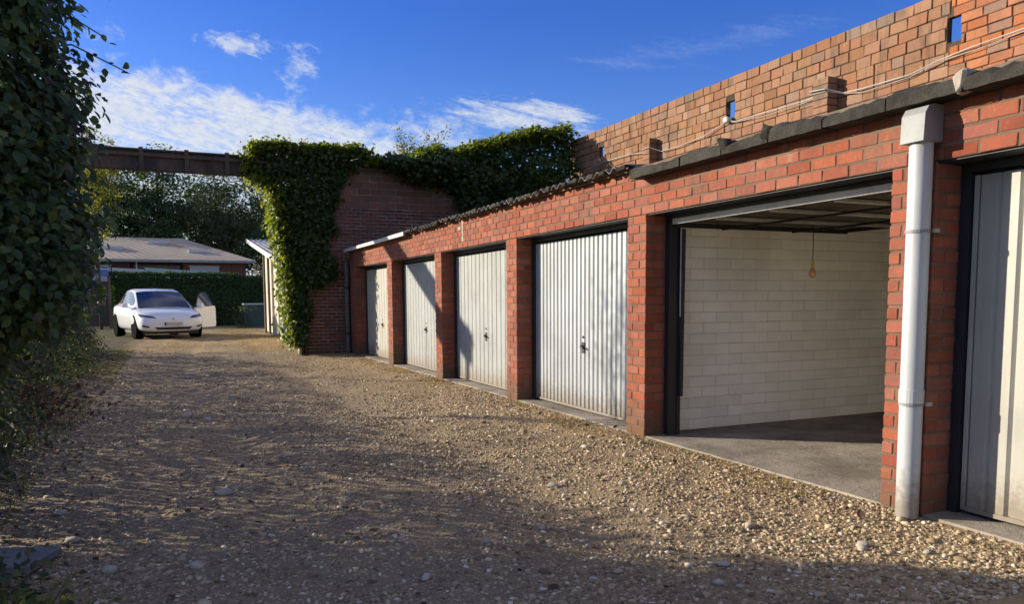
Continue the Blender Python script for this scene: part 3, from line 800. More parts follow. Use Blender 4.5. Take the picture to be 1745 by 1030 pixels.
def twigs(name, segs, m_, parent, seg=5):
    if len(segs) < 4:
        for pts, r0, r1 in segs:
            k = len(pts); MB().tube(pts, [r0+(r1-r0)*i/(k-1) for i in range(k)], seg).build(name, m_, parent, smooth=True)
        return
    mb = MB()
    for pts, r0, r1 in segs:
        k = len(pts); mb.tube(pts, [r0+(r1-r0)*i/(k-1) for i in range(k)], seg)
    return tag(mb.build(name, m_, parent, smooth=True), kind='stuff')

# the big leafy shrub close on the left
big = empty('leafy_shrub', (-1.3, 4.2, 0)); tag(big, 'tall dense dark shrub with broad leaves filling the left edge', 'shrub')
inv = Matrix.Translation((1.3, -4.75, 0))
def local(P, o): return np.asarray(P)-np.array(o.location)
def shrub_edge(y, z): return -.088*y-.03-np.maximum(0, 1.22-z)*1.1+.10*(vnoise(z*2.2+5, y*2.0)-.5)*2+.07*np.exp(-((z-1.5)/.4)**2)
C = []
while len(C) < 900:
    y = rng.uniform(3.95, 4.9); z = rng.uniform(.05, 3.9); e = float(shrub_edge(y, z)); x = e-.09-abs(rng.normal())*.45
    if x < -2.6: continue
    C.append((x, y, z))
C = np.array(C)
P, D_ = clumps(C, 64, .19, .9); dens = np.where(P[:, 2] > 2.3, .75, 1.0); keep = rng.random(len(P)) < dens
P, D_ = P[keep], D_[keep]
Nn = D_*.5+np.array([.35, -.45, .55])+rng.normal(size=P.shape)*.35
half = rng.random(len(P)) < .7
leaves('foliage', local(P[half], big), Nn[half], rng.uniform(.032, .070, half.sum()), OVAL, 'leaf_shrub', big, .8)
leaves('foliage', local(P[~half], big), Nn[~half], rng.uniform(.030, .058, (~half).sum()), LOBED, 'leaf_shrub', big, .7)
C2 = np.array([(float(shrub_edge(y, z))-.02, y, z) for y, z in zip(rng.uniform(4.3, 4.75, 26), rng.uniform(1.75, 2.25, 26))])
P, D_ = clumps(C2[C2[:, 2] < 2.5], 9, .16); P = P[::2]-np.array([.20, 0, 0]); D_ = D_[::2]
leaves('withered_leaves', local(P, big), D_+np.array([.2, -.4, .3]), rng.uniform(.05, .085, len(P)), LEAF, 'leaf_dead', big, .9)
sg = []
for i in range(16):                                 # stems and the sprays that stick out against the sky
    y = rng.uniform(3.7, 4.6); x0 = -1.5+J(.35); z1 = rng.uniform(2.2, 4.0); e = float(shrub_edge(y, z1))
    sg.append(([(x0, y+J(.2), 0), (x0+.2, y, z1*.5), (e-.15, y, z1)], .022, .006))
SP = []
for z in (1.95, 2.25, 2.45, 2.62, 2.72, 2.86, 2.98, 3.1):
    y = rng.uniform(4.1, 4.6); e = float(shrub_edge(y, z)); L = rng.uniform(.10, .20)
    tip = (e+L, y-.05, z+rng.uniform(-.12, .10)); sg.append(([(e-.35, y, z-.04), (e-.05, y, z+.03), tip], .006, .003))
    for t in np.linspace(0, 1, 9): SP.append((e-.1+t*(L+.12), y+J(.04), z+.02+J(.04)+t*(tip[2]-z)))
twigs('stem', [([tuple(np.array(p)-np.array(big.location)) for p in pts], a, b) for pts, a, b in sg], 'bark', big)
SP = np.array(SP); leaves('spray', local(SP, big), np.array([.2, -.6, .5])+rng.normal(size=SP.shape)*.4, rng.uniform(.035, .06, len(SP)), OVAL, 'leaf_shrub', big, .9)

# overgrown hedgerow running back along the drive
hcount = 0
def row_shrub(y0, y1, h, xf, n, label, mname='leaf_hedgerow', size=(.04, .075)):
    o = empty('hedgerow_shrub', (-2.1, (y0+y1)/2, 0)); tag(o, label, 'shrub', 'shrubs of the overgrown hedgerow')
    C = []
    while len(C) < n:
        y = rng.uniform(y0, y1); z = rng.random()**.8*h
        hh = h*(.86+.26*vnoise(y*1.3, 2.5)); e = xf+.30*(vnoise(y*1.6, z*1.7)-.5)*2-.12*z+max(0, .4-z)*.25
        if z > hh: continue
        C.append((e-abs(rng.normal())*.5, y, z))
    P, D_ = clumps(np.array(C), 26, .20, .9); P[:, 2] = np.maximum(P[:, 2], .03)
    leaves('foliage', local(P, o), D_*.5+np.array([.5, -.2, .6])+rng.normal(size=P.shape)*.4, rng.uniform(*size, len(P)), LEAF, mname, o, .6)
    S_ = []
    for i in range(7):
        y = rng.uniform(y0, y1); S_.append(([(xf-.5+J(.2), y, 0), (xf-.4+J(.2), y+J(.2), h*.5), (xf-.4+J(.3), y+J(.3), h)], .02, .006))
    twigs('stem', [([tuple(np.array(p)-np.array(o.location)) for p in pts], a, b) for pts, a, b in S_], 'bark', o)
    return o
segs = [(4.6, 7.6, 1.35, -1.18, 'low dark shrub at the foot of the big leafy shrub'), (7.5, 10.0, 1.3, -1.30, 'bramble-like dark shrub in the hedgerow, second from the near end'),
        (9.9, 12.6, 1.35, -1.42, 'dense green shrub in the hedgerow just before the beam'), (12.5, 15.3, 1.35, -1.36, 'shrub spreading onto the verge short of the concrete beam'),
        (15.2, 18.2, 1.4, -1.42, 'shrub standing right under the left end of the beam'), (18.1, 21.0, 1.3, -1.75, 'last shrub of the hedgerow, beyond the beam')]
for y0, y1, h, xf, lb_ in segs: row_shrub(y0, y1, h, xf, 330 if y0 < 9 else 240, lb_)
# trees further left that shade the drive; only their dapples reach the doors
def tree(name, loc, h, crown_r, n, per, leafsz, mname, label, cat='tree', group=None, trunk=.12, base=.3, squash=1.0, tmpl=LEAF, crad=.5, shell=.45, limbs=7):
    o = empty(name, loc); tag(o, label, cat, group)
    C = []
    zc = h*(base+1)/2; rz = h*(1-base)/2
    while len(C) < n:
        d = unit(1)[0]; r = rng.random()**shell
        p = d*np.array([crown_r, crown_r, rz])*r; p[2] += zc
        lump = .72+.56*vnoise(math.atan2(d[1], d[0])*1.7+loc[0], d[2]*2.4+loc[1])
        p[:2] *= lump; C.append(p)
    C = np.array(C); P, D_ = clumps(C, per, crad*rng.uniform(.6, 1.25, len(C)), .7)
    out = P-np.array([0, 0, zc]); out /= np.maximum(np.linalg.norm(out, axis=1, keepdims=True), .1)
    leaves('crown', P, out*.7+D_*.4+np.array([0, 0, .5])+rng.normal(size=P.shape)*.4, rng.uniform(leafsz*.7, leafsz*1.3, len(P)), tmpl, mname, o, .4)
    sg = [([(0, 0, 0), (J(.1)*h*.1, J(.1)*h*.1, h*.4), (J(.3)*h*.1, J(.3)*h*.1, h*.85)], trunk, trunk*.25)]
    for i in range(limbs):
        c = C[rng.integers(len(C))]; z0 = max(.15*h, c[2]*.55); sg.append(([(0, 0, z0), tuple((np.array([0, 0, z0])+c)/2+np.array([J(.2), J(.2), .1])), tuple(c)], trunk*.42, trunk*.1))
    twigs('trunk', sg, 'bark', o, 7)
    return o
tree('elder_tree', (-2.3, 10.9, 0), 4.25, .62, 44, 7, .06, 'leaf_hedgerow', 'slender small tree rising out of the hedgerow behind the big shrub', trunk=.035, base=.6, crad=.3)
# ivy on the far pillar
ivy = empty('ivy', (2.6, CY, 0)); tag(ivy, 'thick dark ivy mass cloaking the pillar where the beam ends', 'ivy')
def ivy_pts(n, fn, jitter):
    out = []
    while len(out) < n:
        p = fn()
        if p is not None: out.append(p)
    return np.array(out)+rng.normal(size=(n, 3))*jitter
def f_pillar():
    z = rng.uniform(.3, 4.55)
    lo = 2.62-.42*np.interp(z, [0, .6, 1.6, 3.0, 3.6, 4.0, 4.5], [.05, .30, .40, .85, .95, 2.3, 1.9]); hi = np.interp(z, [0, .5, 1.0, 1.6, 2.3, 3.0, 3.6, 4.0, 4.5], [2.62, 2.66, 2.76, 2.92, 3.15, 3.42, 3.68, 4.15, 4.2])
    hi = max(hi+.42*(float(vnoise(z*2.9, 7))-.5)*2*min(1, z/1.5), lo+.12); x = rng.uniform(lo, hi)
    bulge = .26*math.sin(min(1, max(0, (x-lo)/(hi-lo)))*math.pi)**.6*(.5+.9*float(vnoise(x*2.4+1, z*2.0)))
    if z < .9 and rng.random() < .4: return None
    side = rng.random()
    if side < .22: return (lo+J(.06), CY+rng.uniform(-.25, .45), z)          # the lit flank facing the drive
    return (x, CY-.03-bulge*rng.random()**.4, z)
P = ivy_pts(15000, f_pillar, .06)
leaves('foliage', local(P, ivy), np.array([-.25, -.8, .45])+rng.normal(size=P.shape)*.45, rng.uniform(.045, .105, len(P)), LOBED, 'leaf_ivy', ivy, .9)
def f_flank():
    z = rng.uniform(.25, 4.5); lo = 2.62-.42*np.interp(z, [0, .6, 1.6, 3.0, 3.6, 4.0, 4.5], [.15, .35, .48, .9, 1.0, 2.3, 1.9])
    return (lo-abs(rng.normal())*.09, CY+rng.uniform(-.35, .5), z)
P = ivy_pts(6000, f_flank, .075)
leaves('fringe', local(P, ivy), np.array([-.8, -.1, .5])+rng.normal(size=P.shape)*.4, rng.uniform(.06, .11, len(P)), LOBED, 'leaf_ivy_sunpaint', ivy, .7)
def f_top():
    x = rng.uniform(1.75, 4.6); h = 4.45+.22*float(vnoise(x*3.1, 3.3))-.16*max(0, x-3.9)-.22*max(0, 2.3-x)
    return (x, CY+rng.uniform(-.32, .5), h-abs(rng.normal())*.09)
P = ivy_pts(4200, f_top, .05)
leaves('crest', local(P, ivy), np.array([-.2, -.2, .9])+rng.normal(size=P.shape)*.45, rng.uniform(.06, .11, len(P)), LOBED, 'leaf_ivy_sunpaint', ivy, .2)
SP = []; sg = []
for x in np.concatenate([rng.uniform(1.85, 4.3, 22)]):
    h = rng.uniform(.10, .34); y = CY+J(.25); z0 = 4.45
    sg.append(([(x, y, z0-.1), (x+J(.05), y, z0+h)], .004, .002))
    for t in np.linspace(.2, 1, 7): SP.append((x+J(.04), y+J(.04), z0+h*t))
SP = np.array(SP); leaves('spray', local(SP, ivy), unit(len(SP))+np.array([0, -.5, .3]), rng.uniform(.04, .07, len(SP)), LEAF, 'leaf_ivy_sunpaint', ivy, -.2)
st_ = [([(2.62, CY-.03, 0), (2.66+J(.05), CY-.05, 1.2), (2.9, CY-.05, 2.4), (3.2, CY-.06, 3.8)], .035, .012), ([(2.72, CY-.03, 0), (2.6, CY-.05, 1.6), (2.45, CY-.05, 3.2)], .028, .01)]
twigs('stem', [([tuple(np.array(p)-np.array(ivy.location)) for p in pts], a, b) for pts, a, b in st_], 'bark', ivy)
twigs('shoot', [([tuple(np.array(p)-np.array(ivy.location)) for p in pts], a, b) for pts, a, b in sg], 'bark', ivy)
# ivy hedge on top of the cross wall
iv2 = empty('wall_top_ivy', (7.0, CY, 4.2)); tag(iv2, 'ivy hedge along the wall top with sunlit crest against the tall wall', 'ivy')
def top2(x): return np.interp(x, [4.6, 5.2, 6.0, 7.0, 7.8, 8.4, 9.0, 9.5], [4.36, 4.46, 4.66, 4.86, 5.20, 5.40, 5.45, 5.22])+.12*(vnoise(x*3.3, 1.1)-.5)*2
def bot2(x): return np.interp(x, [4.6, 5.4, 6.0, 6.6, 7.4, 8.6, 9.5], [4.2, 3.95, 3.55, 3.15, 2.95, 2.6, 2.5])+.45*(vnoise(x*2.9, 5.1)-.5)*2+.15*(vnoise(x*7.1, 2.1)-.5)*2
def f_h2():
    x = rng.uniform(4.6, 9.22); b = float(top2(x)); a = min(float(bot2(x)), b-.15); z = rng.uniform(a, b)
    t = (z-a)/(b-a); bul = (.18+.55*math.sin(t*math.pi)**.7*(.5+.8*float(vnoise(x*2.1, z*2.3)))); return (x, CY-bul*rng.random()**.35, z)
P = ivy_pts(15000, f_h2, .05)
leaves('foliage', local(P, iv2), np.array([-.2, -.7, .55])+rng.normal(size=P.shape)*.45, rng.uniform(.07, .125, len(P)), LOBED, 'leaf_ivy', iv2, .8)
def f_h2t():
    x = rng.uniform(4.7, 9.3); b = float(top2(x)); return (x, CY+rng.uniform(-.62, .45), b-abs(rng.normal())*.10-.12*abs(rng.normal())*0)
P = ivy_pts(5200, f_h2t, .045)
leaves('crest', local(P, iv2), np.array([-.4, -.2, .85])+rng.normal(size=P.shape)*.45, rng.uniform(.06, .11, len(P)), LOBED, 'leaf_ivy_sunpaint', iv2, .3)
MB().cbox(7.9, 9.0, CY-.55, CY-.35, 3.82, 3.86, c=.01).build('board', 'fibre_cement', iv2, loc=(-7.0, -CY, -4.2))
# sapling that has seeded on the wall
sp = empty('sapling', (5.75, 18.2, 3.9)); tag(sp, 'thin yellow-green sapling poking above the ivy-topped wall', 'sapling')
sg = []; LP = []
for i in range(24):
    x1, z1 = J(.68), rng.uniform(.75, 1.46); x1 = x1 if i else -.1
    pts = [(J(.08), J(.05), 0), (x1*.5, J(.1), z1*.6), (x1, J(.15), z1)]; sg.append((pts, .010, .003))
    for t in rng.uniform(.45, 1.05, 48):
        b_ = (np.array(pts[1])*(1-(t-.5)*2)+np.array(pts[2])*(t-.5)*2) if t > .5 else np.array(pts[1]); LP.append(b_+rng.normal(size=3)*.07)
twigs('stem', sg, 'bark', sp); LP = np.array(LP)
leaves('crown', LP, unit(len(LP))+np.array([-.2, -.3, .4]), rng.uniform(.05, .085, len(LP)), LEAF, 'leaf_yellow', sp, .3)

# ------------------------------------------------------------------ shed behind the ivy wall
shed = empty('lean_to_shed', (3.25, 24, 0)); tag(shed, 'lean-to shed with pale panels, timber posts and corrugated metal roof', 'shed')
shed.location = (0, 0, 0)
sx = 3.25
def rz(y): return np.interp(y, [19.0, 25.3, 33.0], [2.0, 2.62, 3.66])
for y in (30.0, 28.7, 27.6, 25.9, 24.6, 22.6):
    MB().cbox(sx-.05, sx+.06, y-.06, y+.06, 0, float(rz(y))-.02, c=.006).build('post', 'post_wood' if y in (30.0, 25.9, 28.7) else 'post_pale', shed)
ys = [19.2, 22.5, 24.5, 25.8, 27.5, 28.6, 29.9]
for a, b in zip(ys, ys[1:]):
    a2, b2 = a+.16, b-.02
    mb = MB().prism([(a2, .05), (b2, .05), (b2, float(rz(b2))-.05), (a2, float(rz(a2))-.05)], 'x', sx+.02, sx+.05); mb.build('panel', 'render_pale', shed)
n = 80; mb = MB()
for k in range(n+1):
    x = sx-.32+3.6*k/n; wv = .03*math.sin(2*math.pi*x/.18)
    for y in (19.0, 25.3, 33.0): mb.v.append((x, y, float(rz(y))+wv+.03))
for k in range(n):
    for j in range(2): p = 3*k+j; mb.f.append((p, p+3, p+4, p+1))
mb.build('roof', 'zinc', shed)
mb = MB()
for y0, y1 in ((19.0, 25.3), (25.3, 33.0)):
    z0, z1 = float(rz(y0)), float(rz(y1)); mb.prism([(y0, z0-.10), (y1, z1-.10), (y1, z1+.06), (y0, z0+.06)], 'x', sx-.36, sx-.325)
mb.build('verge_board', 'trim_white', shed)
kb = empty('meter_cabinet', (3.15, 23.7, 0)); tag(kb, 'pale grey metal service cabinet standing against the shed', 'cabinet')
MB().cbox(-.14, .12, -.35, .40, 0, 1.22, c=.01).build('body', 'cabinet_grey', kb); MB().cbox(-.16, .14, -.37, .42, 1.222, 1.26, c=.008).build('lid', 'cabinet_grey', kb)
MB().cbox(-.146, -.1405, -.28, .33, .08, 1.16, c=.002).build('door', 'cabinet_grey', kb)

# ------------------------------------------------------------------ clipped hedge, fence, house, far trees
hd = empty('clipped_hedge', (.9, 40.4, 0)); tag(hd, 'long dark clipped hedge behind the white car', 'hedge')
n = 17000
face = rng.random(n); x = rng.uniform(-2.55, 4.5, n); tt = rng.random(n)
htop = np.where(x < 3.1, 2.50, 2.36)+.05*(vnoise(x*2, 1)-.5)
P = np.stack([x, np.where(face < .72, 40.0+rng.normal(size=n)*.06, 40+1.0*tt), np.where(face < .72, rng.random(n)*htop, htop+rng.normal(size=n)*.035)], 1)
Nn = np.where((face < .72)[:, None], np.array([0, -1, .3]), np.array([0, -.2, 1.0]))+rng.normal(size=P.shape)*.4
leaves('foliage', local(P, hd), Nn, rng.uniform(.08, .16, n), LEAF, 'leaf_hedge', hd, .3)
MB().box(-2.5, 4.45, 40.08, 40.95, 0, 2.30).build('inner_growth', 'leaf_hedge', hd, loc=(-.9, -40.4, 0))
fe = empty('board_fence', (-3.2, 39.6, 0)); tag(fe, 'dark weathered board gate left of the clipped hedge', 'fence')
for k in range(11): MB().cbox(-.95, .62, -.02+J(.008), .02, .05+k*.19, .05+k*.19+.178, c=.006).build('board', 'board_brown', fe)
for x in (-1.0, .66): MB().cbox(x-.06, x+.06, -.06, .05, 0, 2.30, c=.008).build('post', 'post_wood', fe)
bt = empty('blue_lean_to_roof', (-3.3, 40.6, 2.34)); tag(bt, 'blue sheet roof edge above the board gate', 'roof')
for k in range(3): MB().cbox(-1.2, .75, -.9, -.87, .02+k*.095, .02+k*.095+.08, c=.008).build('sheet', 'blue_sheet', bt)
MB().prism([(-.86, .30), (1.2, .40), (1.2, .44), (-.86, .33)], 'x', -1.2, .75).build('cover', 'blue_sheet', bt)
for i, (x0, x1, z0, z1, y, lb_, m_) in enumerate([(-2.6, -1.2, 2.68, 2.88, 43, 'white flat roof edge just right of the blue sheets', 'trim_white'), (-1.15, 3.0, 2.70, 2.94, 44, 'pale green flat roof above the clipped hedge', 'roof_pale')]):
    o = empty('flat_roof_hut', (x0, y, 0)); tag(o, lb_, 'hut')
    MB().prism([(0, z1), (x1-x0, z0 if i else z1-.06), (x1-x0, z0-.07), (0, z0-.05)], 'y', 0, 2.0).build('roof', m_, o); MB().box(.1, x1-x0-.1, .1, 1.9, 0, z0-.08).build('wall', 'render_pale', o)
ho = empty('bungalow', (0, 48, 0)); tag(ho, 'low brick house with a grey tiled hipped roof beyond the hedge', 'house')
EL, ER = -7.5, 4.75
zl = 3.56
wl = MB(); wl.box(EL+.5, -2.02, .6, 9, 0, zl+.02); wl.box(-2.02, .75, 1.6, 9, 0, zl+.02); wl.box(.75, ER-.55, .6, 9, 0, zl+.02); wl.build('wall', 'brick_old', ho)
# roof: tiled hip, built as courses that lap
rf = empty('roof'); rf.parent = ho
e0, r0 = (EL, 0, zl), (-9.5, 4.2, 5.06)
rows = 22
for k in range(rows):
    t0, t1 = k/rows, (k+1)/rows
    def Pt(side, t): 
        if side < 0: return (EL-2.0*t, 0+7.0*t, zl+1.72*t)
        return (ER-(ER-.92)*t, 7.0*t, zl+1.72*t)
    a0, b0, a1, b1 = Pt(-1, t0), Pt(1, t0), Pt(-1, t1), Pt(1, t1)
    mb = MB(); q = [a0, b0, b1, a1]; up_ = .035
    nseg = 60
    for s in range(nseg+1):
        u = s/nseg; wv = .022*math.sin(s*math.pi)
        lo_ = [a0[i]+(b0[i]-a0[i])*u for i in range(3)]; hi_ = [a1[i]+(b1[i]-a1[i])*u for i in range(3)]
        mb.v += [(lo_[0], lo_[1]-.02, lo_[2]+up_*.5+(.012 if s % 2 else 0)), (hi_[0], hi_[1], hi_[2]+(.012 if s % 2 else 0)), (lo_[0], lo_[1]-.02, lo_[2]-.02)]
    for s in range(nseg):
        p = 3*s; mb.f += [(p, p+3, p+4, p+1), (p+2, p+5, p+3, p)]
    mb.build('tile_course', 'house_roof', rf)
hp = MB(); hp.face([(ER, 0, zl), (ER, 14.0, zl), (.92, 7.0, zl+1.72)]); hp.face([(.92, 7.0, zl+1.72), (ER, 14, zl), (-9.5, 14, zl), (-9.5, 7.0, zl+1.72)]); hp.build('hip_slope', 'house_roof', rf)
MB().box(EL, ER, -.06, .02, zl-.14, zl-.02).build('gutter', 'zinc', ho)
for (x, t, L) in ((-3.0, .42, 1.2), (-.6, .72, 1.2), (1.6, .34, 1.0)): 
    MB().cbox(x-L/2, x+L/2, 7.0*t-.3, 7.0*t+.3, zl+1.72*t-.04, zl+1.72*t+.14, c=.01).build('roof_light', 'trim_white', rf)
for (x0, x1, m_) in ((-4.6, -3.0, 'window_pale'), (1.1, 2.7, 'window_pale')):
    wn = MB().box(x0, x1, .56, .598, 2.2, 3.2).build('window', m_, ho); MB().box(x0-.06, x1+.06, .54, .559, 3.2, 3.26).build('frame', 'trim_white', wn)
MB().box(-1.9, .6, 1.56, 1.598, 1.2, 3.3).build('porch_window', 'window_dark', ho)
MB().box(-1.72, -1.64, .5, .58, 0, zl-.03).build('porch_post', 'trim_white', ho)

FT = [(-4.4, 60, 12.0, 3.2, 'leaf_tree', 'dark tree with sky gaps above the left end of the far house'), (-.4, 62, 12.4, 3.5, 'leaf_tree', 'dark open-crowned tree behind the middle of the far house'),
      (3.6, 64, 12.2, 3.6, 'leaf_tree', 'dark tree behind the hip of the far roof'), (8.2, 63, 11.8, 3.6, 'leaf_tree', 'dark tree seen just left of the ivy pillar'),
      (12.8, 66, 12.4, 3.6, 'leaf_tree', 'dark tree mostly hidden behind the ivy pillar')]
for x, y, h, r_, m_, lb_ in FT: tree('broad_tree', (x, y, 0), h, r_, 330, 44, .24, m_, lb_, group='trees beyond the far house', trunk=.22, base=.16, crad=.9, shell=.5, limbs=12)
tree('olive_tree', (3.8, 57.5, 0), 10.4, 3.1, 150, 40, .18, 'leaf_olive', 'lighter olive-green tree in front of the dark trees', trunk=.16, base=.3, crad=.7)
tree('broad_tree', (7.6, 56, 0), 8.6, 3.2, 200, 40, .20, 'leaf_tree', 'lower dark green tree right of the house roof', group='trees beyond the far house', trunk=.16, base=.05, crad=.8)
tree('broad_tree', (-1.8, 58, 0), 8.2, 3.4, 200, 40, .20, 'leaf_tree', 'dense low dark tree right above the house ridge', group='trees beyond the far house', trunk=.16, base=.25, crad=.8)
tree('yellow_tree', (-2.75, 37, 0), 8.6, 1.15, 170, 26, .12, 'leaf_yellow', 'yellow-green young tree beside the big shrub under the beam', trunk=.07, base=.42, crad=.42)
tree('pale_shrub', (4.6, 42.5, 0), 3.5, 1.0, 46, 20, .12, 'leaf_pale', 'pale dry shrub between the hedge end and the shed', 'shrub', trunk=.04, base=.1, crad=.4)
tree('pale_shrub', (-4.1, 46, 0), 5.0, .8, 40, 20, .14, 'leaf_pale', 'pale dry bush left of the house roof', 'shrub', trunk=.05, base=.1, crad=.4)
# bin and weeds by the hedge end
bn = empty('garden_bin', (3.55, 37.2, 0)); tag(bn, 'green garden bin with pale lid at the end of the hedge', 'bin')
MB().prism([(-.42, 0), (.42, 0), (.52, 1.0), (-.52, 1.0)], 'y', -.4, .4).build('body', 'bin_green', bn); MB().cbox(-.55, .55, -.46, .44, 1.002, 1.08, c=.02).build('lid', 'roof_pale', bn)
for x in (-.3, .3): MB().tube([(x-.03, .42, .1), (x+.03, .42, .1)], .1, 12).build('wheel', 'rubber', bn)
def weed(loc, n, h, spread, size, mname, label, tmpl=LEAF, group='weeds along the drive'):
    o = empty('weed_clump', loc); tag(o, label, 'weed', group)
    P = rng.normal(size=(n, 3))*np.array([spread, spread, 0]); P[:, 2] = rng.random(n)*h
    leaves('leaf', P, unit(n)*.6+np.array([0, -.3, .7]), rng.uniform(size*.6, size*1.3, n), tmpl, mname, o, .0)
    sg = [([(P[i, 0]*.5, P[i, 1]*.5, 0), (P[i, 0], P[i, 1], h*rng.uniform(.6, 1))], .004, .002) for i in range(min(14, n))]
    twigs('stem', sg, 'bark', o); return o
weed((2.9, 36.4, 0), 260, .95, .22, .11, 'leaf_olive', 'tall weeds in front of the green garden bin')
weed((-.78, 3.42, .03), 420, .16, .16, .045, 'leaf_hedgerow', 'low green weed clump in the bottom left corner')
weed((-1.05, 3.80, .03), 300, .14, .15, .045, 'grass_green', 'small weed tuft behind the grey slab')
weed((-.55, 3.12, .03), 260, .12, .13, .04, 'grass_green', 'leafy tuft at the very bottom left edge')
weed((-1.35, 6.6, .05), 420, .38, .22, .06, 'leaf_hedgerow', 'straggly weeds at the foot of the shrub')
weed((-1.28, 8.6, .05), 420, .34, .26, .06, 'leaf_dead', 'withered brown weeds on the verge')
sb = empty('slab', (-.72, 4.02, .035), R(-20)); tag(sb, 'broken grey concrete slab at the left edge', 'slab')
MB().cbox(-.17, .16, -.16, .15, -.03, .018, c=.008, jit=.01).build('slab_piece', 'concrete_slab', sb)

# ------------------------------------------------------------------ grass and gravel (uncountable)
def blades(name, P, h, m_, label, wid=.10):
    P = np.asarray(P); n = len(P); Nn = unit(n); Nn[:, 2] *= .15
    Nn /= np.linalg.norm(Nn, axis=1, keepdims=True); T = np.tile(np.array([0, 0, 1.0]), (n, 1))+rng.normal(size=(n, 3))*.25
    T -= Nn*(T*Nn).sum(1, keepdims=True); T /= np.linalg.norm(T, axis=1, keepdims=True); B = np.cross(T, Nn)
    tv, tf = BLADE; S = (h*rng.uniform(.5, 1.3, n))[:, None, None]
    V = P[:, None, :]+S*(B[:, None]*tv[None, :, 0:1]*wid+T[:, None]*tv[None, :, 1:2]+Nn[:, None]*tv[None, :, 2:3])
    F = tf[None]+(np.arange(n)*len(tv))[:, None, None]
    o = link(name, np_mesh(name, V.reshape(-1, 3), F.reshape(-1, 3)), m_); tag(o, label, 'grass', kind='stuff'); return o
def scatter(n, x0, x1, y0, y1, thr, sc_=1.4, off=0):
    x = rng.uniform(x0, x1, n); y = rng.uniform(y0, y1, n); k = vnoise(x*sc_+off, y*sc_*.7+off) > thr
    x, y = x[k], y[k]; return np.stack([x, y, gz(x, y)-.005], 1)
P = np.concatenate([scatter(20000, -1.9, -.85, 2.4, 22, .45, 1.2), scatter(12000, -4, 4, 22, 39, .55, .6), scatter(3000, -2.6, -.8, 20, 26, .3, .6)])
blades('green_grass', P, .045, 'grass_green', 'thin green grass along the left verge and under the hedge')
P = np.concatenate([scatter(9000, 1.8, 3.3, 18.5, 36, .38, .9), scatter(3500, 3.30, 3.62, 3.4, 17.2, .52, 1.6), scatter(4000, -1, 2, 19, 25, .62, 1.1)])
blades('dry_grass', P, .055, 'grass_dry', 'dry yellow grass by the shed and along the garage foot')
xl = np.concatenate([-1.7+np.abs(rng.normal(size=1500))*.55, rng.uniform(-1, 3.6, 260), 3.45+rng.normal(size=160)*.1]); yl = np.concatenate([rng.uniform(2.5, 20, 1500), rng.uniform(2, 16, 260), rng.uniform(2.3, 17, 160)])
o = leaves('leaf_litter', np.stack([xl, yl, gz(xl, yl)+.012], 1), np.array([0, 0, 1.0])+rng.normal(size=(len(xl), 3))*.35, rng.uniform(.025, .055, len(xl)), OVAL, 'leaf_dead', None, 0)
tag(o, 'fallen brown leaves strewn along the verge and the drive', 'leaf litter', kind='stuff')
ICO = np.array([(0, 0, 1), (.894, 0, .447), (.276, .851, .447), (-.724, .526, .447), (-.724, -.526, .447), (.276, -.851, .447), (.724, .526, -.447), (-.276, .851, -.447), (-.894, 0, -.447), (-.276, -.851, -.447), (.724, -.526, -.447), (0, 0, -1)])
ICF = np.array([(0, 1, 2), (0, 2, 3), (0, 3, 4), (0, 4, 5), (0, 5, 1), (1, 6, 2), (2, 7, 3), (3, 8, 4), (4, 9, 5), (5, 10, 1), (1, 10, 6), (2, 6, 7), (3, 7, 8), (4, 8, 9), (5, 9, 10)])
def gravel(name, n, x0, x1, y0, y1, s0, s1, label, power=2.2):
    y = y0+(y1-y0)*rng.random(n)**1.5; x = rng.uniform(x0, x1, n)
    k = (vnoise(x*.9+4, y*.9+2)*.6+vnoise(x*3.3, y*3.3)*.4) > rng.random(n)*.75
    rt_ = np.exp(-((x-.35-.15*np.sin(y*.35))/.26)**2)+np.exp(-((x-1.85-.15*np.sin(y*.35))/.28)**2); k &= rng.random(n) > .75*rt_*vnoise(x*2, y*.6)
    k &= ~((x > 3.73+.06*(vnoise(y*5, 3)-.5)*2))
    x, y = x[k], y[k]; n = len(x); s = s0+(s1-s0)*rng.random(n)**power
    yaw = rng.random(n)*6.283; c_, s_ = np.cos(yaw), np.sin(yaw)
    U = ICO[None]*(1+.28*rng.normal(size=(n, 12, 1)).clip(-1.5, 1.5))*s[:, None, None]*np.stack([rng.uniform(.7, 1.3, n), rng.uniform(.6, 1.0, n), rng.uniform(.35, .7, n)], 1)[:, None, :]
    V = np.stack([U[..., 0]*c_[:, None]-U[..., 1]*s_[:, None], U[..., 0]*s_[:, None]+U[..., 1]*c_[:, None], U[..., 2]], -1)
    V += np.stack([x, y, gz(x, y)+s*.12], 1)[:, None, :]
    F = ICF[None]+(np.arange(n)*12)[:, None, None]
    o = link(name, np_mesh(name, V.reshape(-1, 3), F.reshape(-1, 3)), 'pebble'); return tag(o, label, 'gravel', kind='stuff')
gravel('gravel', 85000, -1.5, 3.8, 1.9, 9.5, .004, .0165, 'loose gravel strewn over the near drive')
gravel('gravel', 900, -1.3, 3.6, 1.9, 13.0, .014, .040, 'scattered coarse stones among the drive gravel', 3.0)
gravel('gravel', 24000, -1.3, 3.8, 7.0, 22.0, .006, .021, 'coarser gravel strewn over the far drive')
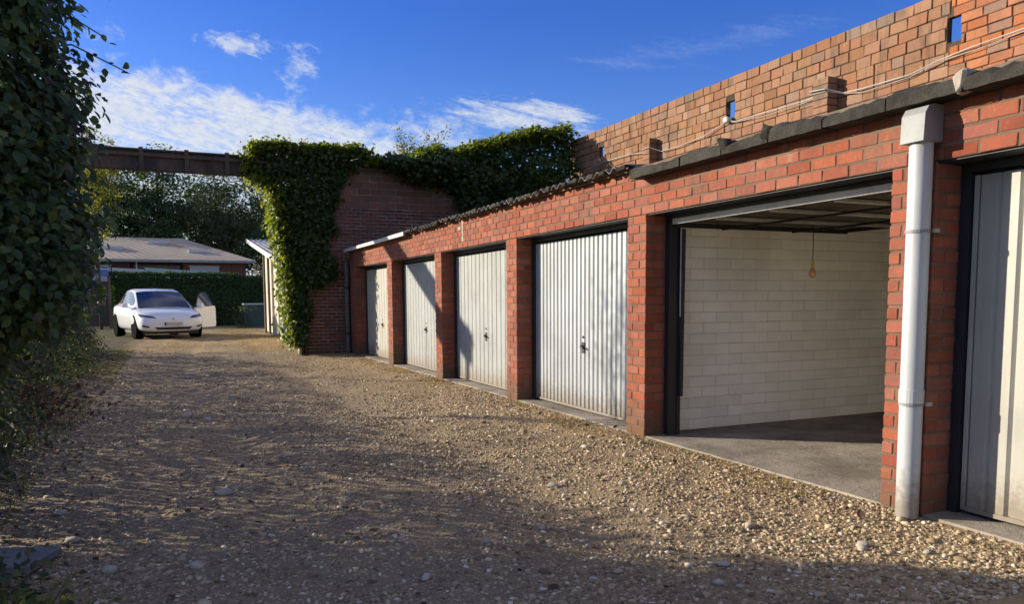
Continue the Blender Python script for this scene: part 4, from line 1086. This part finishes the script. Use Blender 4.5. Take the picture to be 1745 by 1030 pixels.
# single stones that stand out
STN = []
for k in range(3):
    U = ICO*(1+.14*rng.normal(size=(12, 1))); mb = MB(); mb.v = [tuple(v) for v in U]; mb.f = [tuple(f) for f in ICF]+[(11, 7, 6), (11, 8, 7), (11, 9, 8), (11, 10, 9), (11, 6, 10)]
    me = mb.mesh('stone', True); me.materials.append(MATS['stone_pale']); STN.append(me)
spots = [(-.30, 3.72, .036), (.06, 3.62, .034), (.42, 3.95, .022), (.95, 3.05, .024), (1.35, 3.35, .026), (1.75, 3.55, .022), (2.10, 2.55, .030), (2.16, 2.48, .022), (2.25, 2.70, .030), (2.95, 2.55, .026), (3.02, 2.60, .030), (3.2, 2.4, .022),
         (.25, 5.0, .040), (.33, 5.12, .030), (.75, 5.9, .028), (1.3, 6.2, .03), (2.2, 4.3, .03), (2.32, 4.36, .024), (2.6, 4.1, .026), (-.15, 4.6, .026), (.9, 4.4, .022), (1.9, 5.2, .025), (-.5, 4.35, .038), (-.62, 4.9, .035), (-.25, 3.3, .024),
         (1.6, 2.75, .022), (2.5, 3.3, .024), (2.7, 3.05, .022), (.1, 8.3, .05), (.3, 8.2, .04), (.2, 13.2, .05), (.5, 12.9, .045)]
STONE_LABEL = {0: 'largest pale stone near the bottom left weeds', 1: 'pale stone right of the largest one at the bottom left', 6: 'rounded stone at the bottom right, nearest of a pair', 9: 'left one of two pale stones in front of the cream door', 10: 'right one of two pale stones in front of the cream door',
               12: 'broad pale stone in the middle of the drive', 28: 'pale flat stone lying in the shaded middle distance', 30: 'pale stone on the drive just short of the beam'}
for i, (x, y, s) in enumerate(spots):
    o = bpy.data.objects.new('stone', STN[i % 3]); COL.objects.link(o); o.location = (x, y, float(gz(x, y))+s*.25)
    o.scale = (s*random.uniform(.9, 1.4), s*random.uniform(.8, 1.1), s*random.uniform(.5, .75)); o.rotation_euler = (J(.2), J(.2), random.uniform(0, 6))
    tag(o, STONE_LABEL.get(i, 'pale rounded stone lying loose on the gravel drive'), 'stone', 'loose pale stones on the drive')

# ------------------------------------------------------------------ the car
car = empty('parked_car', (.06, 26.45, 0), R(13)); tag(car, 'white electric car parked nose-on with its driver door open', 'car')
car.scale = (1.05, 1.03, 1.0)
# local: x right (viewer), y back from the nose, z up
ST = [(0.00, .60, .30, .60, .66), (.05, .76, .26, .66, .73), (.16, .87, .23, .72, .80), (.40, .935, .22, .82, .89), (.75, .955, .22, .90, .965), (1.15, .96, .22, .96, 1.03), (1.6, .96, .22, 1.00, 1.04), (2.4, .96, .22, 1.03, 1.05), (3.3, .96, .22, 1.06, 1.07), (4.1, .945, .24, 1.09, 1.12), (4.5, .90, .30, 1.08, 1.12), (4.70, .82, .40, 1.03, 1.06), (4.75, .74, .50, .98, 1.0)]
mb = MB(); k = 0
for (y, w_, zb, zs, zt) in ST:
    half = [(0, zb), (w_*.80, zb), (w_*.955, zb+.07), (w_*.99, zb+.2), (w_, (zb+zs)/2+.06), (w_*.985, zs-.10), (w_*.94, zs-.02), (w_*.80, zs+(zt-zs)*.55), (w_*.4, zt-.008), (0, zt)]
    ring = half+[(-x, z) for x, z in half[-2:0:-1]]
    mb.v += [(x, y, z) for x, z in ring]; k = len(ring)
for i in range(len(ST)-1):
    for j in range(k): mb.f.append((i*k+j, i*k+(j+1) % k, (i+1)*k+(j+1) % k, (i+1)*k+j))
mb.f += [tuple(range(k))[::-1], tuple((len(ST)-1)*k+j for j in range(k))]
body = mb.build('body', 'car_paint', car, smooth=True)
sm = body.modifiers.new('smooth', 'SUBSURF'); sm.levels = 1; sm.render_levels = 1
# greenhouse
GS = [(1.05, .83, .80, .98, .99), (1.48, .85, .74, 1.00, 1.28), (1.92, .86, .68, 1.02, 1.53), (2.4, .86, .665, 1.03, 1.62), (3.1, .86, .66, 1.05, 1.61), (3.75, .84, .64, 1.07, 1.50), (4.35, .79, .62, 1.08, 1.24), (4.6, .72, .6, 1.08, 1.11)]
mb = MB()
for (y, wb_, wt_, zb, zt) in GS: mb.v += [(-wb_, y, zb), (-wt_, y, zt-.05), (-wt_+.10, y, zt), (0, y, zt+.015), (wt_-.10, y, zt), (wt_, y, zt-.05), (wb_, y, zb)]
for i in range(len(GS)-1):
    for j in range(6): mb.f.append((i*7+j, i*7+j+1, i*7+8+j, i*7+7+j))
mb.build('cabin', 'car_paint', car, smooth=True)
def on(i, f, u):
    """point of the cabin skin between stations, proud of it"""
    a, b = GS[i], GS[i+1]; return [a[j]+(b[j]-a[j])*f for j in range(5)]
ws = MB()
for (y, wb_, wt_, zb, zt) in (on(0, .03, 0), on(0, .5, 0), on(1, .0, 0), on(1, .5, 0), on(1, .93, 0)):
    ws.v += [(x, y-.016, z+.014) for x, z in ((-(wt_+.0)*.955, zt-.03), (-wt_*.6, zt+.006), (0, zt+.018), (wt_*.6, zt+.006), (wt_*.955, zt-.03))]
for i in range(4):
    for j in range(4): ws.f.append((i*5+j, i*5+j+1, i*5+6+j, i*5+5+j))
ws.build('windscreen', 'car_glass', car, smooth=True)
for s in (-1, 1):
    sw = MB(); pts = []
    for (i, f) in ((1, .0), (1, .6), (2, .1), (3, .0), (4, .0), (4, .95), (5, .7)):
        y, wb_, wt_, zb, zt = on(i, f, 0); pts.append(((s*(wb_*.96+.012), y, zb+.06), (s*(wt_+.022), y, zt-.085)))
    for p, q in zip(pts, pts[1:]): sw.face([p[0], q[0], q[1], p[1]])
    sw.build('side_window', 'car_glass', car)
# lamps, intake, plate: laid on the body's own surface
from mathutils.bvhtree import BVHTree
bpy.context.view_layer.update()
bvh = BVHTree.FromObject(body, bpy.context.evaluated_depsgraph_get())
def lay_on(name, poly, m_, out=.006, thick=.02, nx=10, nz=4, parent=None):
    """a panel with outline poly (4 corners: x,z) pressed onto the nose from the front"""
    mb = MB(); (ax, az_), (bx, bz), (cx_, cz), (dx_, dz_) = poly
    for k in range(nz+1):
        v = k/nz
        for q in range(nx+1):
            u = q/nx; x = (ax*(1-u)+bx*u)*(1-v)+(dx_*(1-u)+cx_*u)*v; z = (az_*(1-u)+bz*u)*(1-v)+(dz_*(1-u)+cz*u)*v
            hit = bvh.ray_cast(Vector((x, -2, z)), Vector((0, 1, 0)))
            p = hit[0]+Vector((math.copysign(out*.6, x) if abs(x) > .6 else 0, -out, out*.3)) if hit[0] else Vector((x, .5, z)); mb.v.append(tuple(p))
    for k in range(nz):
        for q in range(nx): a_ = k*(nx+1)+q; mb.f.append((a_, a_+1, a_+nx+2, a_+nx+1))
    return mb.build(name, m_, parent or car, smooth=True)
for s in (-1, 1):
    lay_on('headlight', [(s*.46, .655), (s*.90, .715), (s*.885, .80), (s*.56, .735)], 'headlamp', .008)
    lay_on('corner_vent', [(s*.66, .37), (s*.84, .40), (s*.85, .46), (s*.68, .42)], 'black_metal', .006)
    if s < 0: MB().cbox(-1.13, -.97, 1.42, 1.53, 1.0, 1.12, c=.04).build('mirror', 'car_paint', car)
lay_on('air_intake', [(-.46, .305), (.46, .305), (.54, .385), (-.54, .385)], 'black_metal', .006)
pl = lay_on('number_plate', [(-.26, .425), (.26, .425), (.26, .535), (-.26, .535)], 'plate', .012)
lay_on('country_band', [(-.26, .428), (-.205, .428), (-.205, .532), (-.26, .532)], 'plate_blue', .016, nx=2, parent=pl)
lay_on('emblem', [(-.012, .60), (.012, .60), (.035, .67), (-.035, .67)], 'steel_worn', .006, nx=3)
for s in (-1, 1):
    for y in (.88, 3.77):
        wl_ = empty('wheel', (s*.815, y, .355)); wl_.parent = car
        t = MB(); R_ = .355; prof = [(.285, -.12), (.33, -.125), (R_, -.09), (R_, .09), (.33, .125), (.285, .12)]
        seg = 28
        for q in range(seg):
            a = 2*math.pi*q/seg
            for r_, x in prof: t.v.append((x, r_*math.cos(a), r_*math.sin(a)))
        for q in range(seg):
            for j in range(5): A = q*6+j; B_ = ((q+1) % seg)*6+j; t.f.append((A, B_, B_+1, A+1))
        t.build('tyre', 'rubber', wl_, smooth=True)
        rm = MB(); rm.tube([(-.10, 0, 0), (.10, 0, 0)], .288, 24)
        rm.build('rim', 'rim', wl_)
        MB().tube([(s*(.80), y, .375), (s*(.948 if y < 1 else .966), y, .375)], .395, 26).build('wheel_arch', 'matt_black', car)
MB().box(-.78, .78, .3, 4.4, .16, .24).build('underbody', 'black_metal', car)
# open door on the driver's side, hinged at its front edge
dr = empty('open_door', (.965, 1.50, 0), R(-48)); dr.parent = car; dr['label'] = 'white driver door standing wide open'
P_ = [(0, .30), (1.10, .30), (1.14, .42), (1.13, .95), (1.08, 1.03), (.02, .99)]
mb = MB(); n = len(P_); mb.v = [(0, y, z) for y, z in P_]+[(.07, y, z) for y, z in P_]
mb.f = [tuple(range(n)), tuple(range(n, 2*n))[::-1]]+[(i, n+i, n+(i+1) % n, (i+1) % n)[::-1] for i in range(n)]
mb.build('door_panel', 'car_paint', dr)
gw = MB().prism([(.10, 1.0), (1.04, 1.035), (.98, 1.42), (.82, 1.50), (.60, 1.46), (.34, 1.28)], 'x', .025, .04)
gw.v = [(x-(z-1.0)*.38, y, z) for x, y, z in gw.v]; gw.build('door_window', 'door_glass', dr)
gf = MB().tube([(.033, .06, 1.0), (.033, .34, 1.29), (.033, .60, 1.475), (.033, .83, 1.515), (.033, 1.0, 1.43), (.033, 1.07, 1.03)], .014, 6)
gf.v = [(x-(z-1.0)*.38, y, z) for x, y, z in gf.v]; gf.build('window_frame', 'black_metal', dr)
MB().cbox(.071, .082, .88, 1.04, .86, .885, c=.004).build('handle', 'car_paint', dr)
MB().cbox(.06, .26, .06, .19, .97, 1.12, c=.04).build('mirror', 'car_paint', dr)
